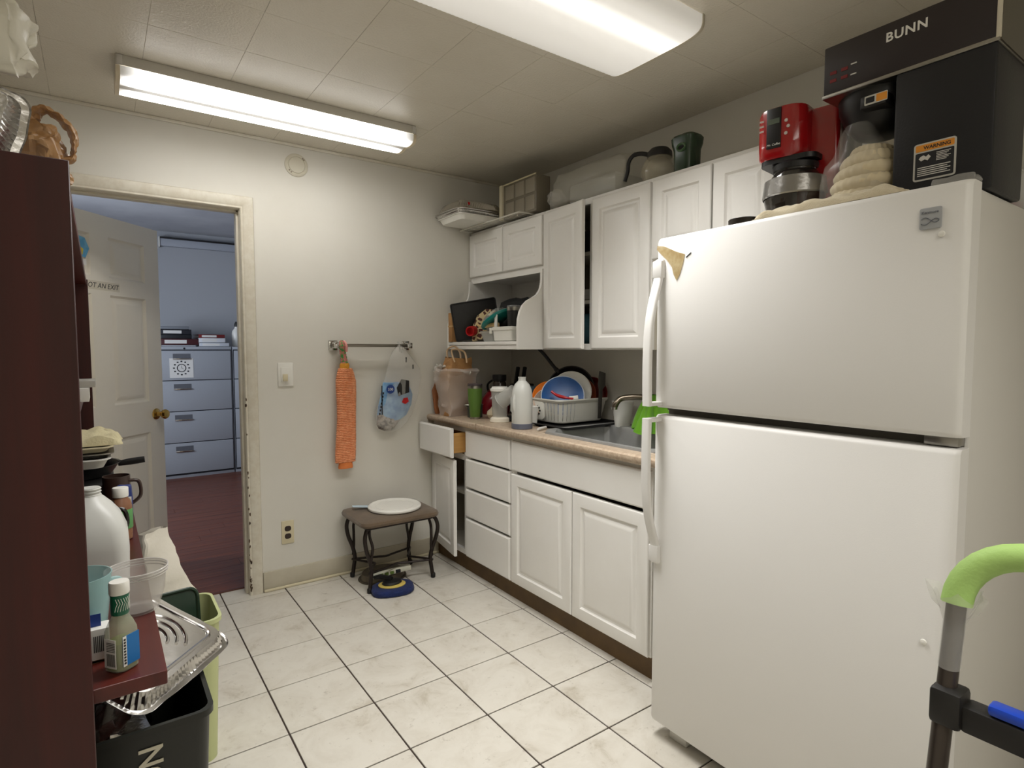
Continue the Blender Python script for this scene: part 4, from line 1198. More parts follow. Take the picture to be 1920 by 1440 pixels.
# ---- on the projecting shelf
def bottle(name, label, cat, prof, c, m, parts=(), seg=28):
    t = thing(name, label, cat, c)
    b = lathe(B(), prof, seg, c=c); obj('body', b, m, t)
    for nm, pr, mm in parts:
        b = lathe(B(), pr, seg, c=c, cap0=False, cap1=(nm in ('cap', 'lid'))); obj(nm, b, mm, t)
    return t
M_greenlab = mat('green_label', (20, 92, 66), .4)
c = (-.471, -2.045, ZS)
t = thing('juice_bottle', 'small clear bottle with white cap and green neck label at shelf front', 'bottle', c)
rot_ = Matrix.Translation(c) @ Matrix.Rotation(R(38), 4, 'Z')
def sq(s, r_, z): return [(u, v, z) for u, v in rrect(s, s, r_, 5)]
b = B(); loft(b, [sq(.038, .014, 0), sq(.043, .014, .003), sq(.044, .013, .05), sq(.043, .014, .072), sq(.036, .016, .086), sq(.028, .0135, .094), sq(.0265, .0125, .10), sq(.0255, .0125, .138)], mtx=rot_); obj('glass', b, mat('bottle_glass', (190, 196, 170), .06, alpha=.42, spec=.8), t)
b = B(); loft(b, [sq(.039, .012, .004), sq(.040, .012, .034), sq(.0395, .012, .052)], mtx=rot_); obj('juice', b, mat('olive_juice', (112, 118, 44), .2, alpha=.75), t)
b = B(); lathe(b, [(.0135, .100), (.0142, .102), (.0145, .137), (.0135, .139)], 24, mtx=rot_); nl = obj('neck_label', b, M_greenlab, t)
b = B()
for k in range(9):
    a = R(200 + k * 16); tube(b, [(.0147 * math.cos(a), .0147 * math.sin(a), .108), (.0147 * math.cos(a + .12), .0147 * math.sin(a + .12), .116), (.0147 * math.cos(a + .3), .0147 * math.sin(a + .3), .122), (.0147 * math.cos(a + .1), .0147 * math.sin(a + .1), .131)], .0006, 4, mtx=rot_)
obj('neck_print', b, M_whitep, nl)
b = B(); lathe(b, [(.0155, .137), (.0160, .139), (.0160, .156), (.0148, .159), (.0005, .1595)], 30, mtx=rot_); obj('cap', b, M_whitep, t)
b = B(); box(b, .0222, .0230, -.016, .016, .012, .066, mtx=rot_ @ Matrix.Rotation(R(-90), 4, 'Z') @ Matrix.Translation((0, 0, 0))); fl = obj('blue_label', b, mat('bright_blue_label', (22, 110, 180), .45), t)
b = B(); box(b, .0226, .0233, -.016, -.009, .012, .066, mtx=rot_ @ Matrix.Rotation(R(-90), 4, 'Z')); obj('label_margin', b, M_paper, fl)
b = B()
for k in range(9): box(b, .0232, .0236, -.0145, -.0105, .016 + k * .0053, .0195 + k * .0053, mtx=rot_ @ Matrix.Rotation(R(-90), 4, 'Z'))
obj('label_print', b, M_ink, fl)
b = B(); box(b, -.0230, -.0222, -.014, .012, .010, .062, mtx=rot_); bl = obj('barcode_label', b, M_paper, t)
b = B()
for k in range(8): box(b, -.0235, -.0230, -.012 + k * .0024, -.0108 + k * .0024, .014, .036, mtx=rot_)
for k in range(6): box(b, -.0235, -.0230, -.013, .006, .040 + k * .003, .0412 + k * .003, mtx=rot_)
obj('barcode_print', b, mat('grey_print', (90, 88, 84), .6), bl)

b = lathe(B(), [(r_ * 1.1, z_ * 1.08) for r_, z_ in [(.030, 0), (.036, .002), (.047, .040), (.050, .074), (.052, .075), (.0515, .079), (.0535, .080), (.0530, .084), (.0545, .085), (.0535, .089), (.052, .089), (.049, .075), (.045, .04), (.034, .006), (.001, .005)]], 48, c=(-.435, -1.79, ZS))
t = thing('clear_tub', 'wide clear plastic tub with ribbed rim on the projecting shelf', 'tub', (-.435, -1.79, ZS))
obj('tub_wall', b, mat('clear_ribbed_plastic', (216, 212, 206), .12, alpha=.34, spec=.6), t)
for z_, r_ in ((.083, .0575), (.089, .0588), (.095, .0592)):
    b = B(); tube(b, [(-.435 + r_ * math.cos(2 * PI * k / 48), -1.79 + r_ * math.sin(2 * PI * k / 48), ZS + z_) for k in range(48)], .0014, 6, closed=True); obj('rim_rib', b, mat('clear_rim_plastic', (224, 220, 214), .12, alpha=.6, spec=.8), t)
t = thing('aqua_pitcher', 'pale aqua plastic pitcher half hidden behind the bookcase side', 'pitcher', (-.540, -1.93, ZS))
M_aqua = mat('aqua_plastic', (172, 212, 212), .25, alpha=.5)
b = lathe(B(), [(.045, .05), (.05, .052), (.056, .12), (.054, .12), (.047, .056)], 32, c=(-.540, -1.95, ZS - .0495), cap1=False); 
b.free()
b = lathe(B(), [(.038, 0), (.044, .003), (.052, .075), (.056, .115), (.054, .115), (.049, .075), (.041, .006), (.001, .005)], 36, c=(-.535, -1.93, ZS + .03)); obj('pitcher_body', b, M_aqua, t)
b = B(); tube(b, smooth_path([(-.484, -1.925, ZS + .125), (-.468, -1.92, ZS + .12), (-.462, -1.92, ZS + .09), (-.478, -1.925, ZS + .06)], 5), .005, 8); obj('handle', b, M_aqua, t)
b = B(); lathe(b, [(.036, 0), (.038, .03), (.03, .0305)], 26, c=(-.535, -1.93, ZS)); obj('white_base', b, M_whitep, t)
b = B(); box(b, -.56, -.50, -1.986, -1.9855, ZS + .05, ZS + .085); obj('blue_print', b, M_blue, t)
t = thing('spice_box', 'small white carton with black barcode beside the juice bottle', 'carton', (-.505, -1.985, ZS))
b = B(); box(b, -.530, -.488, -1.965, -2.002, ZS, ZS + .062, .001); obj('carton', b, M_paper, t)
b = B()
for k in range(7): box(b, -.512 + k * .0027, -.5106 + k * .0027, -2.0022, -2.003, ZS + .02, ZS + .05)
obj('barcode', b, M_ink, t)
b = B(); box(b, -.530, -.488, -1.965, -2.002, ZS + .0002, ZS + .006, .0005); obj('brown_base', b, M_card, t)

# gallon jug
t = thing('milk_jug', 'empty translucent gallon jug standing on the projecting shelf', 'jug', (-.505, -1.50, ZS))
def jug_ring(s, r_, z, dx_=0, dy_=0): return [(-.515 + dx_ + u, -1.55 + dy_ + v, ZS + z) for u, v in rrect(s, s, r_, 6)]
b = B(); loft(b, [jug_ring(.13, .03, 0), jug_ring(.145, .032, .006), jug_ring(.150, .034, .09), jug_ring(.146, .036, .13), jug_ring(.118, .04, .17), jug_ring(.086, .04, .195), jug_ring(.055, .027, .212), jug_ring(.046, .022, .216), jug_ring(.042, .0205, .222), jug_ring(.042, .0205, .236)])
obj('jug_body', b, M_milk, t)
b = B()
for z in (.218, .226, .233): tube(b, [(-.515 + .0215 * math.cos(2 * PI * k / 20), -1.55 + .0215 * math.sin(2 * PI * k / 20), ZS + z) for k in range(20)], .0018, 6, closed=True)
obj('neck_thread', b, M_milk, t)
b = B(); tube(b, smooth_path([(-.56, -1.59, ZS + .20), (-.585, -1.62, ZS + .17), (-.592, -1.628, ZS + .12), (-.58, -1.61, ZS + .075)], 5), .013, 10); obj('handle', b, M_milk, t)

# small brown-tinted bottle with green label, blue pouch, mugs, pans and the pile on top
bottle('supplement_bottle', 'small amber bottle with white cap and green label by the jug', 'bottle', [(.024, 0), (.028, .003), (.029, .10), (.025, .118), (.018, .128), (.017, .134)], (-.448, -1.20, ZS + .0), mat('amber_plastic', (150, 104, 76), .25, alpha=.8),
       (('label', [(.0292, .035), (.0297, .036), (.0297, .092), (.0292, .093)], mat('leaf_green_label', (92, 150, 88), .5)), ('cap', [(.0205, .13), (.021, .132), (.021, .156), (.0195, .158), (.001, .1585)], M_whitep)))
t = thing('blue_pouch', 'small dark blue pouch behind the amber bottle', 'pouch', (-.432, -1.02, ZS))
b = B(); box(b, -.455, -.412, -1.00, -1.03, ZS, ZS + .13, .010); subdiv(b, 2); crumple(b, .004, 40, 2, ZS); obj('pouch', b, mat('navy_foil', (34, 52, 120), .35), t)
b = B(); box(b, -.452, -.415, -1.0315, -1.033, ZS + .04, ZS + .09); obj('label', b, M_paper, t)
def mug(name, label, c, r_, h, m, hdir):
    t = thing(name, label, 'mug', c)
    b = lathe(B(), [(r_ * .88, 0), (r_ * .95, .003), (r_, .01), (r_, h), (r_ * .94, h), (r_ * .92, .01), (.001, .008)], 30, c=c); obj('cup', b, m, t)
    d = Vector(hdir).normalized()
    b = B(); tube(b, smooth_path([tuple(Vector(c) + d * (r_ * .95) + Vector((0, 0, h * .85))), tuple(Vector(c) + d * (r_ * 1.6) + Vector((0, 0, h * .8))), tuple(Vector(c) + d * (r_ * 1.7) + Vector((0, 0, h * .45))), tuple(Vector(c) + d * (r_ * .95) + Vector((0, 0, h * .25)))], 6), .006, 9); obj('handle', b, m, t)
    return t
M_ceram = mat('black_ceramic', (30, 26, 26), .2, spec=.6)
mug('mug', 'black glossy mug with pale rim behind the milk jug', (-.505, -1.24, ZS), .042, .125, M_ceram, (1, -.3, 0))
mug('mug', 'dark mug with looped handle showing past the amber bottle', (-.452, -.90, ZS), .040, .14, mat('brown_ceramic', (62, 46, 40), .25), (1, 0, 0))
# frying pan, baking dish, tray and mesh cloth pile: on an upturned box on the shelf
t = thing('storage_box', 'dark cardboard box under the pile of pans on the shelf', 'box', (-.60, -.70, ZS))
b = B(); box(b, -.74, -.455, -.40, -.84, ZS, ZS + .10, .003); obj('carton', b, M_black, t)
zb = ZS + .101
t = thing('frying_pan', 'black frying pan with stubby handle under the white dishes', 'pan', (-.58, -.62, zb))
b = lathe(B(), [(.10, 0), (.12, .004), (.145, .042), (.150, .044), (.143, .043), (.118, .008), (.001, .006)], 40, c=(-.58, -.62, zb)); obj('pan', b, M_blackm, t)
b = B(); tube(b, [(-.44, -.63, zb + .036), (-.40, -.635, zb + .040), (-.355, -.64, zb + .044)], [.010, .013, .012], 10, flat=.6); obj('handle', b, M_black, t)
t = thing('baking_dish', 'white rectangular baking dish stacked in the frying pan', 'dish', (-.56, -.62, zb + .045))
def dish(bm, cx_, cy_, z, L, W_, h, m4=None):
    rg = lambda l, w, r_, zz: [(cx_ + u, cy_ + v, zz) for u, v in rrect(l, w, r_, 6)]
    loft(bm, [rg(L - .03, W_ - .03, .03, z), rg(L, W_, .035, z + h), rg(L + .016, W_ + .016, .04, z + h), rg(L + .016, W_ + .016, .04, z + h + .004), rg(L - .004, W_ - .004, .033, z + h + .004), rg(L - .036, W_ - .036, .03, z + .005)], True, True)
    return bm
b = dish(B(), -.565, -.62, zb + .045, .19, .30, .03); obj('dish', b, M_whitep, t)
t = thing('metal_tray', 'thin shiny metal tray lying on the white baking dish', 'tray', (-.56, -.61, zb + .08))
b = dish(B(), -.56, -.60, zb + .080, .20, .30, .012); obj('tray', b, M_steel, t)
t = thing('oblong_platter', 'cream oblong platter near the top of the pan pile', 'platter', (-.56, -.60, zb + .097))
b = dish(B(), -.555, -.60, zb + .098, .19, .28, .016); obj('platter', b, M_cream, t)
cloth_lump('mesh_cloth', 'cream crumpled mesh cloth draped over the pan pile', 'cloth', -.525, -.58, zb + .119, .20, .26, .055, 7, mat('cheesecloth', (214, 204, 166), .9, bump=(120, .6)), nx=20, ny=26)
b = lathe(B(), [(.001, 0), (.018, .004), (.022, .018), (.016, .032), (.001, .036)], 20, c=(-.575, -.78, zb + .119)); tag(obj('knob_lid', b, M_whitep, loc=(-.575, -.78, zb + .119)), 'small round white knob on the pan pile', 'knob')
# things on the middle shelf, peeking past the side panel
zm = 1.12
t = thing('paper_stack', 'pale stack of papers peeking out from the middle shelf', 'papers', (-.58, -.55, zm))
b = B(); box(b, -.74, -.520, -.38, -.62, zm, zm + .05, .001); obj('lower_sheets', b, M_paper, t)
b = B(); box(b, -.73, -.500, -.36, -.58, zm + .051, zm + .075, .001); obj('upper_sheets', b, mat('grey_card', (180, 176, 168), .6), t)

# ================================================================== FLOOR, LEFT SIDE
# black bin with white lettering
M_bin = mat('black_bin', (34, 35, 30), .38, spec=.4)
t = thing('trash_bin', 'black rectangular bin with white lettering under the foil tray', 'bin', (-.41, -1.63, 0))
BR = (-.555, -.305, -1.84, -1.37)      # top rim x0,x1,y0,y1
def bin_ring(z, f, grow=0.0):
    x0, x1, y0, y1 = BR
    s = .86 + .14 * f
    w, d = (x1 - x0) * s + grow, (y1 - y0) * s + grow
    return [((x0 + x1) / 2 + u, (y0 + y1) / 2 + v, z) for u, v in rrect(w, d, .03, 4)]
b = B(); loft(b, [bin_ring(0, 0), bin_ring(.485, 1), bin_ring(.485, 1, .014), bin_ring(.50, 1, .014), bin_ring(.50, 1, -.006), bin_ring(.006, 0, -.006)], True, True); obj('bin_body', b, M_bin, t, angle=30)
for z in (.02,):
    mt = frame_m((-.432, -1.855, .270), (0, 0, 1), (-1, 0, 0))
b = text_bm('NO', .064, frame_m((-.446, -1.8405, .458), (0, .068, -1), (1, 0, 0)), depth=.0006, bold=.001, align='LEFT')
obj('lettering', b, mat('cream_lettering', (214, 208, 186), .5), t)
b = B(); prism(b, rrect(.09, .22, .03, 5), .0012, FACE_Y(-.505, -1.826, .33)); obj('side_sticker', b, mat('grey_sticker', (120, 122, 118), .4), t)
# rubbish just visible inside
t = thing('foil_scrap', 'crushed foil scrap inside the black bin under the shelf', 'foil', (-.46, -1.70, .44))
b = B(); box(b, -.53, -.42, -1.62, -1.83, .42, .485, .02); subdiv(b, 3); crumple(b, .02, 22, 3); obj('scrap', b, M_foil, t, angle=20)

# embossed foil lid lying tilted across the bin
t = thing('foil_tray', 'embossed rectangular foil tray tilted across the black bin', 'foil tray', (-.33, -1.66, .5))
A_ = Vector((-.437, -1.845, .520)); Bc = Vector((-.205, -1.565, .512)); Cc = Vector((-.372, -1.43, .615))
uu = (Bc - A_); vv = (Cc - Bc)
ul, vl = uu.length, .30
mt = frame_m((A_ + Bc) / 2 + vv.normalized() * vl / 2, uu, vv)
b = foil_tray(B(), ul - .024, vl - .024, .028, taper=.018, flange=.012, corner=.03); 
bmesh.ops.transform(b, matrix=mt @ Matrix.Translation((0, 0, .028)) @ Matrix.Rotation(PI, 4, 'X'), verts=b.verts); crumple(b, .003, 14, 9)
M_foil2 = mat('smooth_foil', (208, 206, 203), .2, metal=1.0, bump=(14, .25))
tr = obj('tray', b, M_foil2, t)
b = B()
def em(path, r_=.0052): tube(b, [mt @ Vector((p[0], p[1], .0272)) for p in path], r_, 8, flat=.8)
rr_ = rrect(ul - .105, vl - .095, .03, 6)
tube(b, [mt @ Vector((u, v, .0272)) for u, v in rr_], .0055, 8, closed=True)
for k, rad in enumerate((.04, .065, .09, .115)):
    em([(-.01 + rad * math.cos(a) * .95, -.0 + rad * math.sin(a) * .8) for a in [R(-60 + 120 * i / 12) for i in range(13)]])
    em([(.01 - rad * math.cos(a) * .95, -.0 + rad * math.sin(a) * .8) for a in [R(-60 + 120 * i / 12) for i in range(13)]])
obj('embossed_ribs', b, M_foil2, tr)

# lime bin behind, dark tray standing in it, white paper bag
M_lime = mat('lime_plastic', (200, 206, 150), .4, alpha=.88)
t = thing('lime_bin', 'pale lime green plastic bin behind the black bin', 'bin', (-.32, -1.13, 0))
def lb(z, f, g=0): 
    w, d = .25 * (.88 + .12 * f) + g, .24 * (.88 + .12 * f) + g
    return [(-.325 + u, -1.17 + v, z) for u, v in rrect(w, d, .04, 5)]
b = B(); loft(b, [lb(0, 0), lb(.455, 1), lb(.455, 1, .012), lb(.468, 1, .012), lb(.468, 1, -.005), lb(.006, 0, -.005)], True, True); obj('bin_body', b, M_lime, t)
t = thing('serving_tray', 'dark green tray standing upright in the lime bin', 'tray', (-.30, -1.14, .30))
b = B(); o_ = rrect(.19, .34, .03, 5)
mt = frame_m((-.335, -1.13, .345), (1, .15, 0), (0, .12, 1))
prism(b, o_, .004, mt, .001); tube(b, [mt @ Vector((u, v, .003)) for u, v in o_], .006, 8, closed=True); obj('tray', b, mat('dark_green_tray', (38, 56, 44), .3), t)
t = thing('paper_bag', 'crumpled white paper bag standing beside the lime bin', 'bag', (-.30, -.66, 0))
def pb(z, w, d, dx_=0, dy_=0, tw=0):
    return [(-.315 + dx_ + (u * math.cos(tw) - v * math.sin(tw)), -.70 + dy_ + (u * math.sin(tw) + v * math.cos(tw)), z) for u, v in rrect(w, d, .012, 2)]
b = B()
ts = [(.0, .22, .17, 0, 0), (.08, .222, .172, .0, 0), (.2, .215, .165, .0, 0), (.32, .20, .15, .0, .0), (.42, .16, .12, -.005, 0), (.50, .14, .10, -.012, .0), (.57, .12, .07, -.018, 0), (.62, .10, .05, -.022, .01)]
loft(b, [pb(z, w, d, a, c_, .1 * i) for i, (z, w, d, a, c_) in enumerate(ts)], True, False)
subdiv(b, 2); crumple(b, .020, 9, 2, 0.0); crumple(b, .007, 30, 5, 0.0); obj('bag_paper', b, mat('white_bag_paper', (226, 220, 206), .7, bump=(26, .4)), t, angle=22)

# ================================================================== STOOL AND WHAT IS ON / UNDER IT
SX, SY, SH = .845, -.215, .372
t = thing('stool', 'small brown padded stool with curved dark metal legs by the back wall', 'stool', (SX, SY, 0))
M_iron = mat('bronze_metal', (44, 36, 32), .35, metal=.5)
b = B()
rg = lambda w, d, r_, z: [(SX - .010 + u, SY - .012 + v, z) for u, v in rrect(w, d, r_, 8)]
loft(b, [rg(.42, .335, .04, SH - .006), rg(.455, .37, .05, SH), rg(.462, .378, .052, SH + .012), rg(.452, .368, .05, SH + .024), rg(.41, .33, .05, SH + .030), rg(.2, .16, .05, SH + .033)], True, True)
obj('seat', b, mat('brown_microsuede', (106, 88, 68), .85, var=(12, (86, 70, 52), .2), sheen=.3, bump=(80, .2)), t)
b = B(); tube(b, [(SX - .01 + u, SY - .012 + v, SH - .012) for u, v in rrect(.39, .30, .02, 4)], .008, 8, closed=True); obj('seat_frame', b, M_iron, t)
FT = [(.664, -.075), (.658, -.350), (1.040, -.352), (1.022, -.090)]
for k, (fx_, fy_) in enumerate(FT):
    sx, sy = (1 if fx_ > SX else -1), (1 if fy_ > SY else -1)
    b = B()
    zz = [.0, .06, .12, .18, .24, .30, .345, SH - .01]
    bow = [0, -.008, -.014, -.002, .018, .026, .014, -.008]
    tube(b, smooth_path([(fx_ + sx * o, fy_ + sy * o * .4, z) for z, o in zip(zz, bow)], 5), .0112, 10)
    tube(b, smooth_path([(fx_ + sx * -.006, fy_, .13), (fx_ - sx * .012, fy_ + sy * .002, .19), (fx_ - sx * .016, fy_ + sy * .012, .25), (fx_ - sx * .008, fy_ - sy * .010, .31), (fx_ - sx * .018, fy_ - sy * .03, SH - .01)], 5), .008, 10)
    lg = obj('leg', b, M_iron, t)
    b = lathe(B(), [(.012, 0), (.0135, .004), (.0135, .022), (.010, .028)], 14, c=(fx_, fy_, 0)); obj('foot_cap', b, M_black, lg)
def stretch(a, c_, sag):
    a, c_ = Vector(a), Vector(c_)
    mid = (a + c_) / 2 + Vector((SX - (a.x + c_.x) / 2, SY - (a.y + c_.y) / 2, 0)) * sag
    b = B(); tube(b, smooth_path([tuple(a), tuple(a.lerp(mid, .55) * .5 + a.lerp(mid, .9) * .5), tuple(mid), tuple(c_.lerp(mid, .55) * .5 + c_.lerp(mid, .9) * .5), tuple(c_)], 6), .0065, 9); obj('stretcher', b, M_iron, t)
for i in range(4):
    a, c_ = FT[i], FT[(i + 1) % 4]
    stretch((a[0], a[1], .105), (c_[0], c_[1], .105), .45)
zt = SH + .034
t = thing('bucket_lid', 'round white plastic lid lying on the brown stool', 'lid', (.865, -.222, zt))
b = lathe(B(), [(.128, 0), (.146, .002), (.150, .006), (.150, .014), (.146, .019), (.138, .021), (.130, .017), (.126, .015), (.09, .016), (.0005, .0165)], 56, c=(.865, -.222, zt)); obj('lid', b, M_whitep, t)
b = B(); tube(b, [(.865 + .108 * math.cos(2 * PI * k / 48), -.222 + .108 * math.sin(2 * PI * k / 48), zt + .016) for k in range(48)], .0016, 6, closed=True); obj('lid_ring', b, M_whitep, t)
t = thing('scraper', 'pale blue plastic scraper poking out from under the white lid', 'utensil', (.71, -.15, zt))
b = B(); prism(b, [(-.055, -.016), (-.03, -.018), (.04, -.02), (.06, 0), (.04, .02), (-.03, .018), (-.055, .016), (-.06, 0)], .006, Matrix.Translation((.728, -.128, zt + .0165)) @ Matrix.Rotation(R(-18), 4, 'Z') @ Matrix.Rotation(R(5), 4, 'Y'), .002); 
bmesh.ops.translate(b, vec=(-.02, -.01, -.006), verts=b.verts); obj('blade', b, mat('ice_blue_plastic', (186, 204, 214), .35), t)

# duster pad, label wand and metal bowl under the stool
t = thing('duster', 'blue microfibre duster pad with yellow ring and black grip on floor', 'duster', (.775, -.395, 0))
b = B(); n = 60; rings = []
for j, (f, z) in enumerate(((.90, 0), (1.0, .004), (1.03, .014), (1.0, .024), (.9, .03), (.6, .032))):
    ring = []
    for i in range(n):
        a = 2 * PI * i / n
        rx, ry = .108, .088
        ex = abs(math.cos(a)) ** .75 * math.copysign(1, math.cos(a)); ey = abs(math.sin(a)) ** .75 * math.copysign(1, math.sin(a))
        fz = 1 + .03 * noise.noise((math.cos(a) * 9, math.sin(a) * 9, j))
        ring.append((.773 + rx * f * ex * fz + .03 * ey * f, -.392 + ry * f * ey * fz - .03 * ex * f, z))
    rings.append(ring)
loft(b, rings, True, True); obj('pad', b, mat('blue_microfibre', (14, 38, 96), .9, bump=(200, 1.0), sheen=.08, var=(50, (9, 26, 72), .2)), t)
b = B(); prism(b, [(.078 + .0, 0)] and [(.074 * math.cos(2 * PI * k / 28), .056 * math.sin(2 * PI * k / 28)) for k in range(28)], .006, Matrix.Translation((.772, -.385, .032)) @ Matrix.Rotation(R(-15), 4, 'Z'), .002); yr_ = obj('yellow_ring', b, mat('mustard_foam', (204, 180, 92), .7), t)
b = lathe(B(), [(.052, 0), (.056, .004), (.05, .014), (.03, .018), (.0005, .018)], 32, c=(.775, -.378, .0385), ell=.72); obj('grip_disc', b, M_black, t)
b = B(); tube(b, [(.775, -.375, .06), (.735, -.31, .062), (.71, -.285, .052)], [.014, .013, .010], 10); obj('handle', b, M_black, t)
t = thing('wand_box', 'slim white and green package lying across under the stool', 'package', (.80, -.27, .0))
mt = Matrix.Translation((.80, -.268, .055)) @ Matrix.Rotation(R(-12), 4, 'Z') @ Matrix.Rotation(R(-6), 4, 'Y')
b = B(); box(b, -.10, .13, -.014, .014, -.012, .014, .003, mtx=mt); pk = obj('package', b, mat('pale_wrapper', (206, 204, 186), .35), t)
b = B()
for k, x in enumerate((-.04, -.01, .02)): prism(b, rrect(.022, .018, .004, 3), .0005, mt @ frame_m((x, -.0142, 0), (1, 0, 0), (0, 0, 1)))
obj('green_marks', b, mat('green_print', (104, 128, 58), .5), pk)
b = B(); prism(b, rrect(.028, .02, .003, 3), .0005, mt @ frame_m((.055, -.0142, 0), (1, 0, 0), (0, 0, 1))); obj('dark_mark', b, M_ink, pk)
t = thing('metal_bowl', 'upturned grey metal pan lying under the stool against the wall', 'pan', (.80, -.185, 0))
b = lathe(B(), [(.135, 0), (.14, .002), (.138, .006), (.125, .008), (.118, .036), (.11, .041), (.0005, .042)], 44, c=(.805, -.178, 0), ell=.85); obj('pan', b, mat('dull_metal', (112, 104, 92), .35, metal=.8), t)

# ================================================================== TOWEL BAR AND WHAT HANGS ON IT
t = thing('towel_bar', 'chrome towel bar with square posts on the back wall', 'towel bar', (.825, 0, 1.335))
for x, w in ((.598, .05), (1.045, .046)):
    b = B(); box(b, x - w / 2, x + w / 2, -.012, 0, 1.335 - .028, 1.335 + .028, .003); box(b, x - .016, x + .016, -.072, -.012, 1.335 - .017, 1.335 + .017, .003); obj('post', b, M_chrome, t)
b = B(); box(b, .578, 1.062, -.068, -.050, 1.326, 1.343, .002); obj('bar', b, mat('satin_bar', (132, 126, 116), .25, metal=1.0), t)
t = thing('scrub_towel', 'orange ribbed crochet towel with green neck hanging from towel bar', 'towel', (.64, -.06, 1.34))
M_or = mat('orange_crochet', (236, 164, 120), .85, var=(60, (220, 136, 88), .15), bump=(180, .8))
b = B(); n = 40; rings = []
rows = 110
for j in range(rows + 1):
    f = j / rows; z = 1.205 - f * .535
    w = .036 + (.056 - .036) * min(1, f * 8) ** .6 if f < .125 else .056 + .002 * math.sin(f * 9)
    th = .014 + .008 * min(1, f * 6)
    rib = .0022 * (1 if j % 2 else -1)
    cxx = .647 + .004 * math.sin(f * 4) - .006 * f
    ring = []
    for i in range(n):
        a = 2 * PI * i / n
        fold = .004 * math.sin(3 * a + 1.0 + f * 2)
        ring.append((cxx + (w + rib + fold) * math.cos(a), -.058 + (th + rib + fold) * math.sin(a), z + .0015 * math.sin(i * 2.1)))
    rings.append(ring)
loft(b, rings, True, True); obj('body', b, M_or, t, angle=70)
b = lathe(B(), [(.036, .0), (.040, -.012), (.043, -.03), (.041, -.038)], 30, c=(.641, -.058, .672), ell=.42); obj('hem', b, mat('orange_hem', (224, 128, 66), .8, bump=(150, .5)), t)
b = lathe(B(), [(.024, 0), (.027, .01), (.028, .022), (.024, .034)], 26, c=(.645, -.058, 1.200), ell=.6); obj('cuff', b, mat('amber_crochet', (216, 148, 44), .8, bump=(160, .8)), t)
b = B(); tube(b, smooth_path([(.645, -.058, 1.232), (.640, -.060, 1.265), (.632, -.066, 1.30), (.628, -.074, 1.332), (.632, -.062, 1.352), (.640, -.046, 1.340), (.644, -.044, 1.30)], 5), [.018 - .0002 * k + .003 * (k % 2) for k in range(31)], 12, flat=.7); obj('green_neck', b, mat('green_knit', (62, 138, 70), .85, var=(45, (196, 120, 110), .05), bump=(150, .8)), t)
b = B(); tube(b, smooth_path([(.652, -.072, 1.30), (.650, -.080, 1.335), (.644, -.06, 1.356), (.650, -.042, 1.335)], 5), .007, 8); obj('pink_loop', b, mat('pink_knit', (226, 156, 150), .85), t)

t = thing('hanging_bag', 'clear plastic bag of blue and black packaging hanging from towel bar', 'bag', (.96, -.07, 1.34))
# pouch body: outline in the wall plane, pillow depth
def pillow(outline_l, outline_r, z_list, yc, depth, m, nm, parent, amp=.006, seed=1, nn=18):
    b = B(); rings = []
    for xl, xr, z in zip(outline_l, outline_r, z_list):
        ring = []
        for i in range(nn * 2):
            a = 2 * PI * i / (nn * 2)
            ring.append(((xl + xr) / 2 + (xr - xl) / 2 * math.cos(a), yc + depth * min(1, (xr - xl) / .1) * math.sin(a) * (abs(math.sin(a)) ** .2), z))
        rings.append(ring)
    loft(b, rings, True, True); crumple(b, amp, 26, seed)
    return obj(nm, b, m, parent, angle=60)
zl = [1.345, 1.30, 1.25, 1.20, 1.15, 1.10, 1.04, .98, .92, .87, .84, .825]
pillow([.965, .935, .915, .90, .885, .868, .852, .835, .822, .825, .85, .89], [.985, 1.03, 1.07, 1.11, 1.12, 1.115, 1.10, 1.085, 1.06, 1.02, .985, .95], zl, -.062, .034, M_bag, 'clear_film', t, .008, 3)
b = B(); tube(b, smooth_path([(.975, -.075, 1.30), (.968, -.085, 1.34), (.97, -.06, 1.356), (.985, -.045, 1.335), (1.0, -.05, 1.29)], 5), .004, 7); obj('film_loop', b, M_bag, t)
M_pk = mat('blue_print_film', (138, 180, 214), .3, var=(16, (92, 140, 190), .12), bump=(30, .4))
zl2 = [1.115, 1.10, 1.04, .98, .92, .89]
pk = pillow([.872, .868, .852, .840, .832, .85], [.98, 1.04, 1.06, 1.05, 1.02, .98], zl2, -.066, .024, M_pk, 'blue_pack', t, .006, 6)
b = B(); prism(b, [(.026 * math.cos(2 * PI * k / 24), .026 * math.sin(2 * PI * k / 24)) for k in range(24)], .001, FACE_Y(.905, -.0945, 1.078)); obj('blue_roundel', b, mat('navy_print', (32, 62, 130), .5), pk)
b = text_bm('330', .022, FACE_Y(.905, -.0957, 1.070), align='CENTER', depth=.0003); obj('roundel_number', b, M_whitep, pk)
pillow([.832, .828, .828, .84, .87], [.985, .98, .96, .94, .92], [.93, .90, .87, .845, .832], -.066, .022, mat('brown_black_print', (74, 62, 56), .35, var=(26, (170, 160, 150), .08)), 'dark_pack', t, .006, 9)
b = B(); prism(b, [(0, .0), (.07, .02), (.07, .09), (.02, .10), (-.01, .05)], .002, FACE_Y(.955, -.093, 1.035)); obj('black_panel', b, M_black, pk)
b = B(); prism(b, [(0, .012), (.022, 0), (.045, .014), (.038, .04), (.012, .036)], .002, FACE_Y(.975, -.0955, .985)); obj('red_patch', b, M_red, pk)
b = B()
for k in range(7): box(b, .858 - k * .004, .866 - k * .004, -.092, -.090, 1.05 - k * .02, 1.062 - k * .02)
box(b, .850, .856, -.092, -.09, .93, 1.10); obj('dark_strip', b, M_ink, pk)
b = B(); box(b, 1.005, 1.012, -.093, -.09, 1.235, 1.265, mtx=None); box(b, 1.05, 1.056, -.093, -.09, 1.195, 1.22); obj('print_dash', b, M_ink, t)
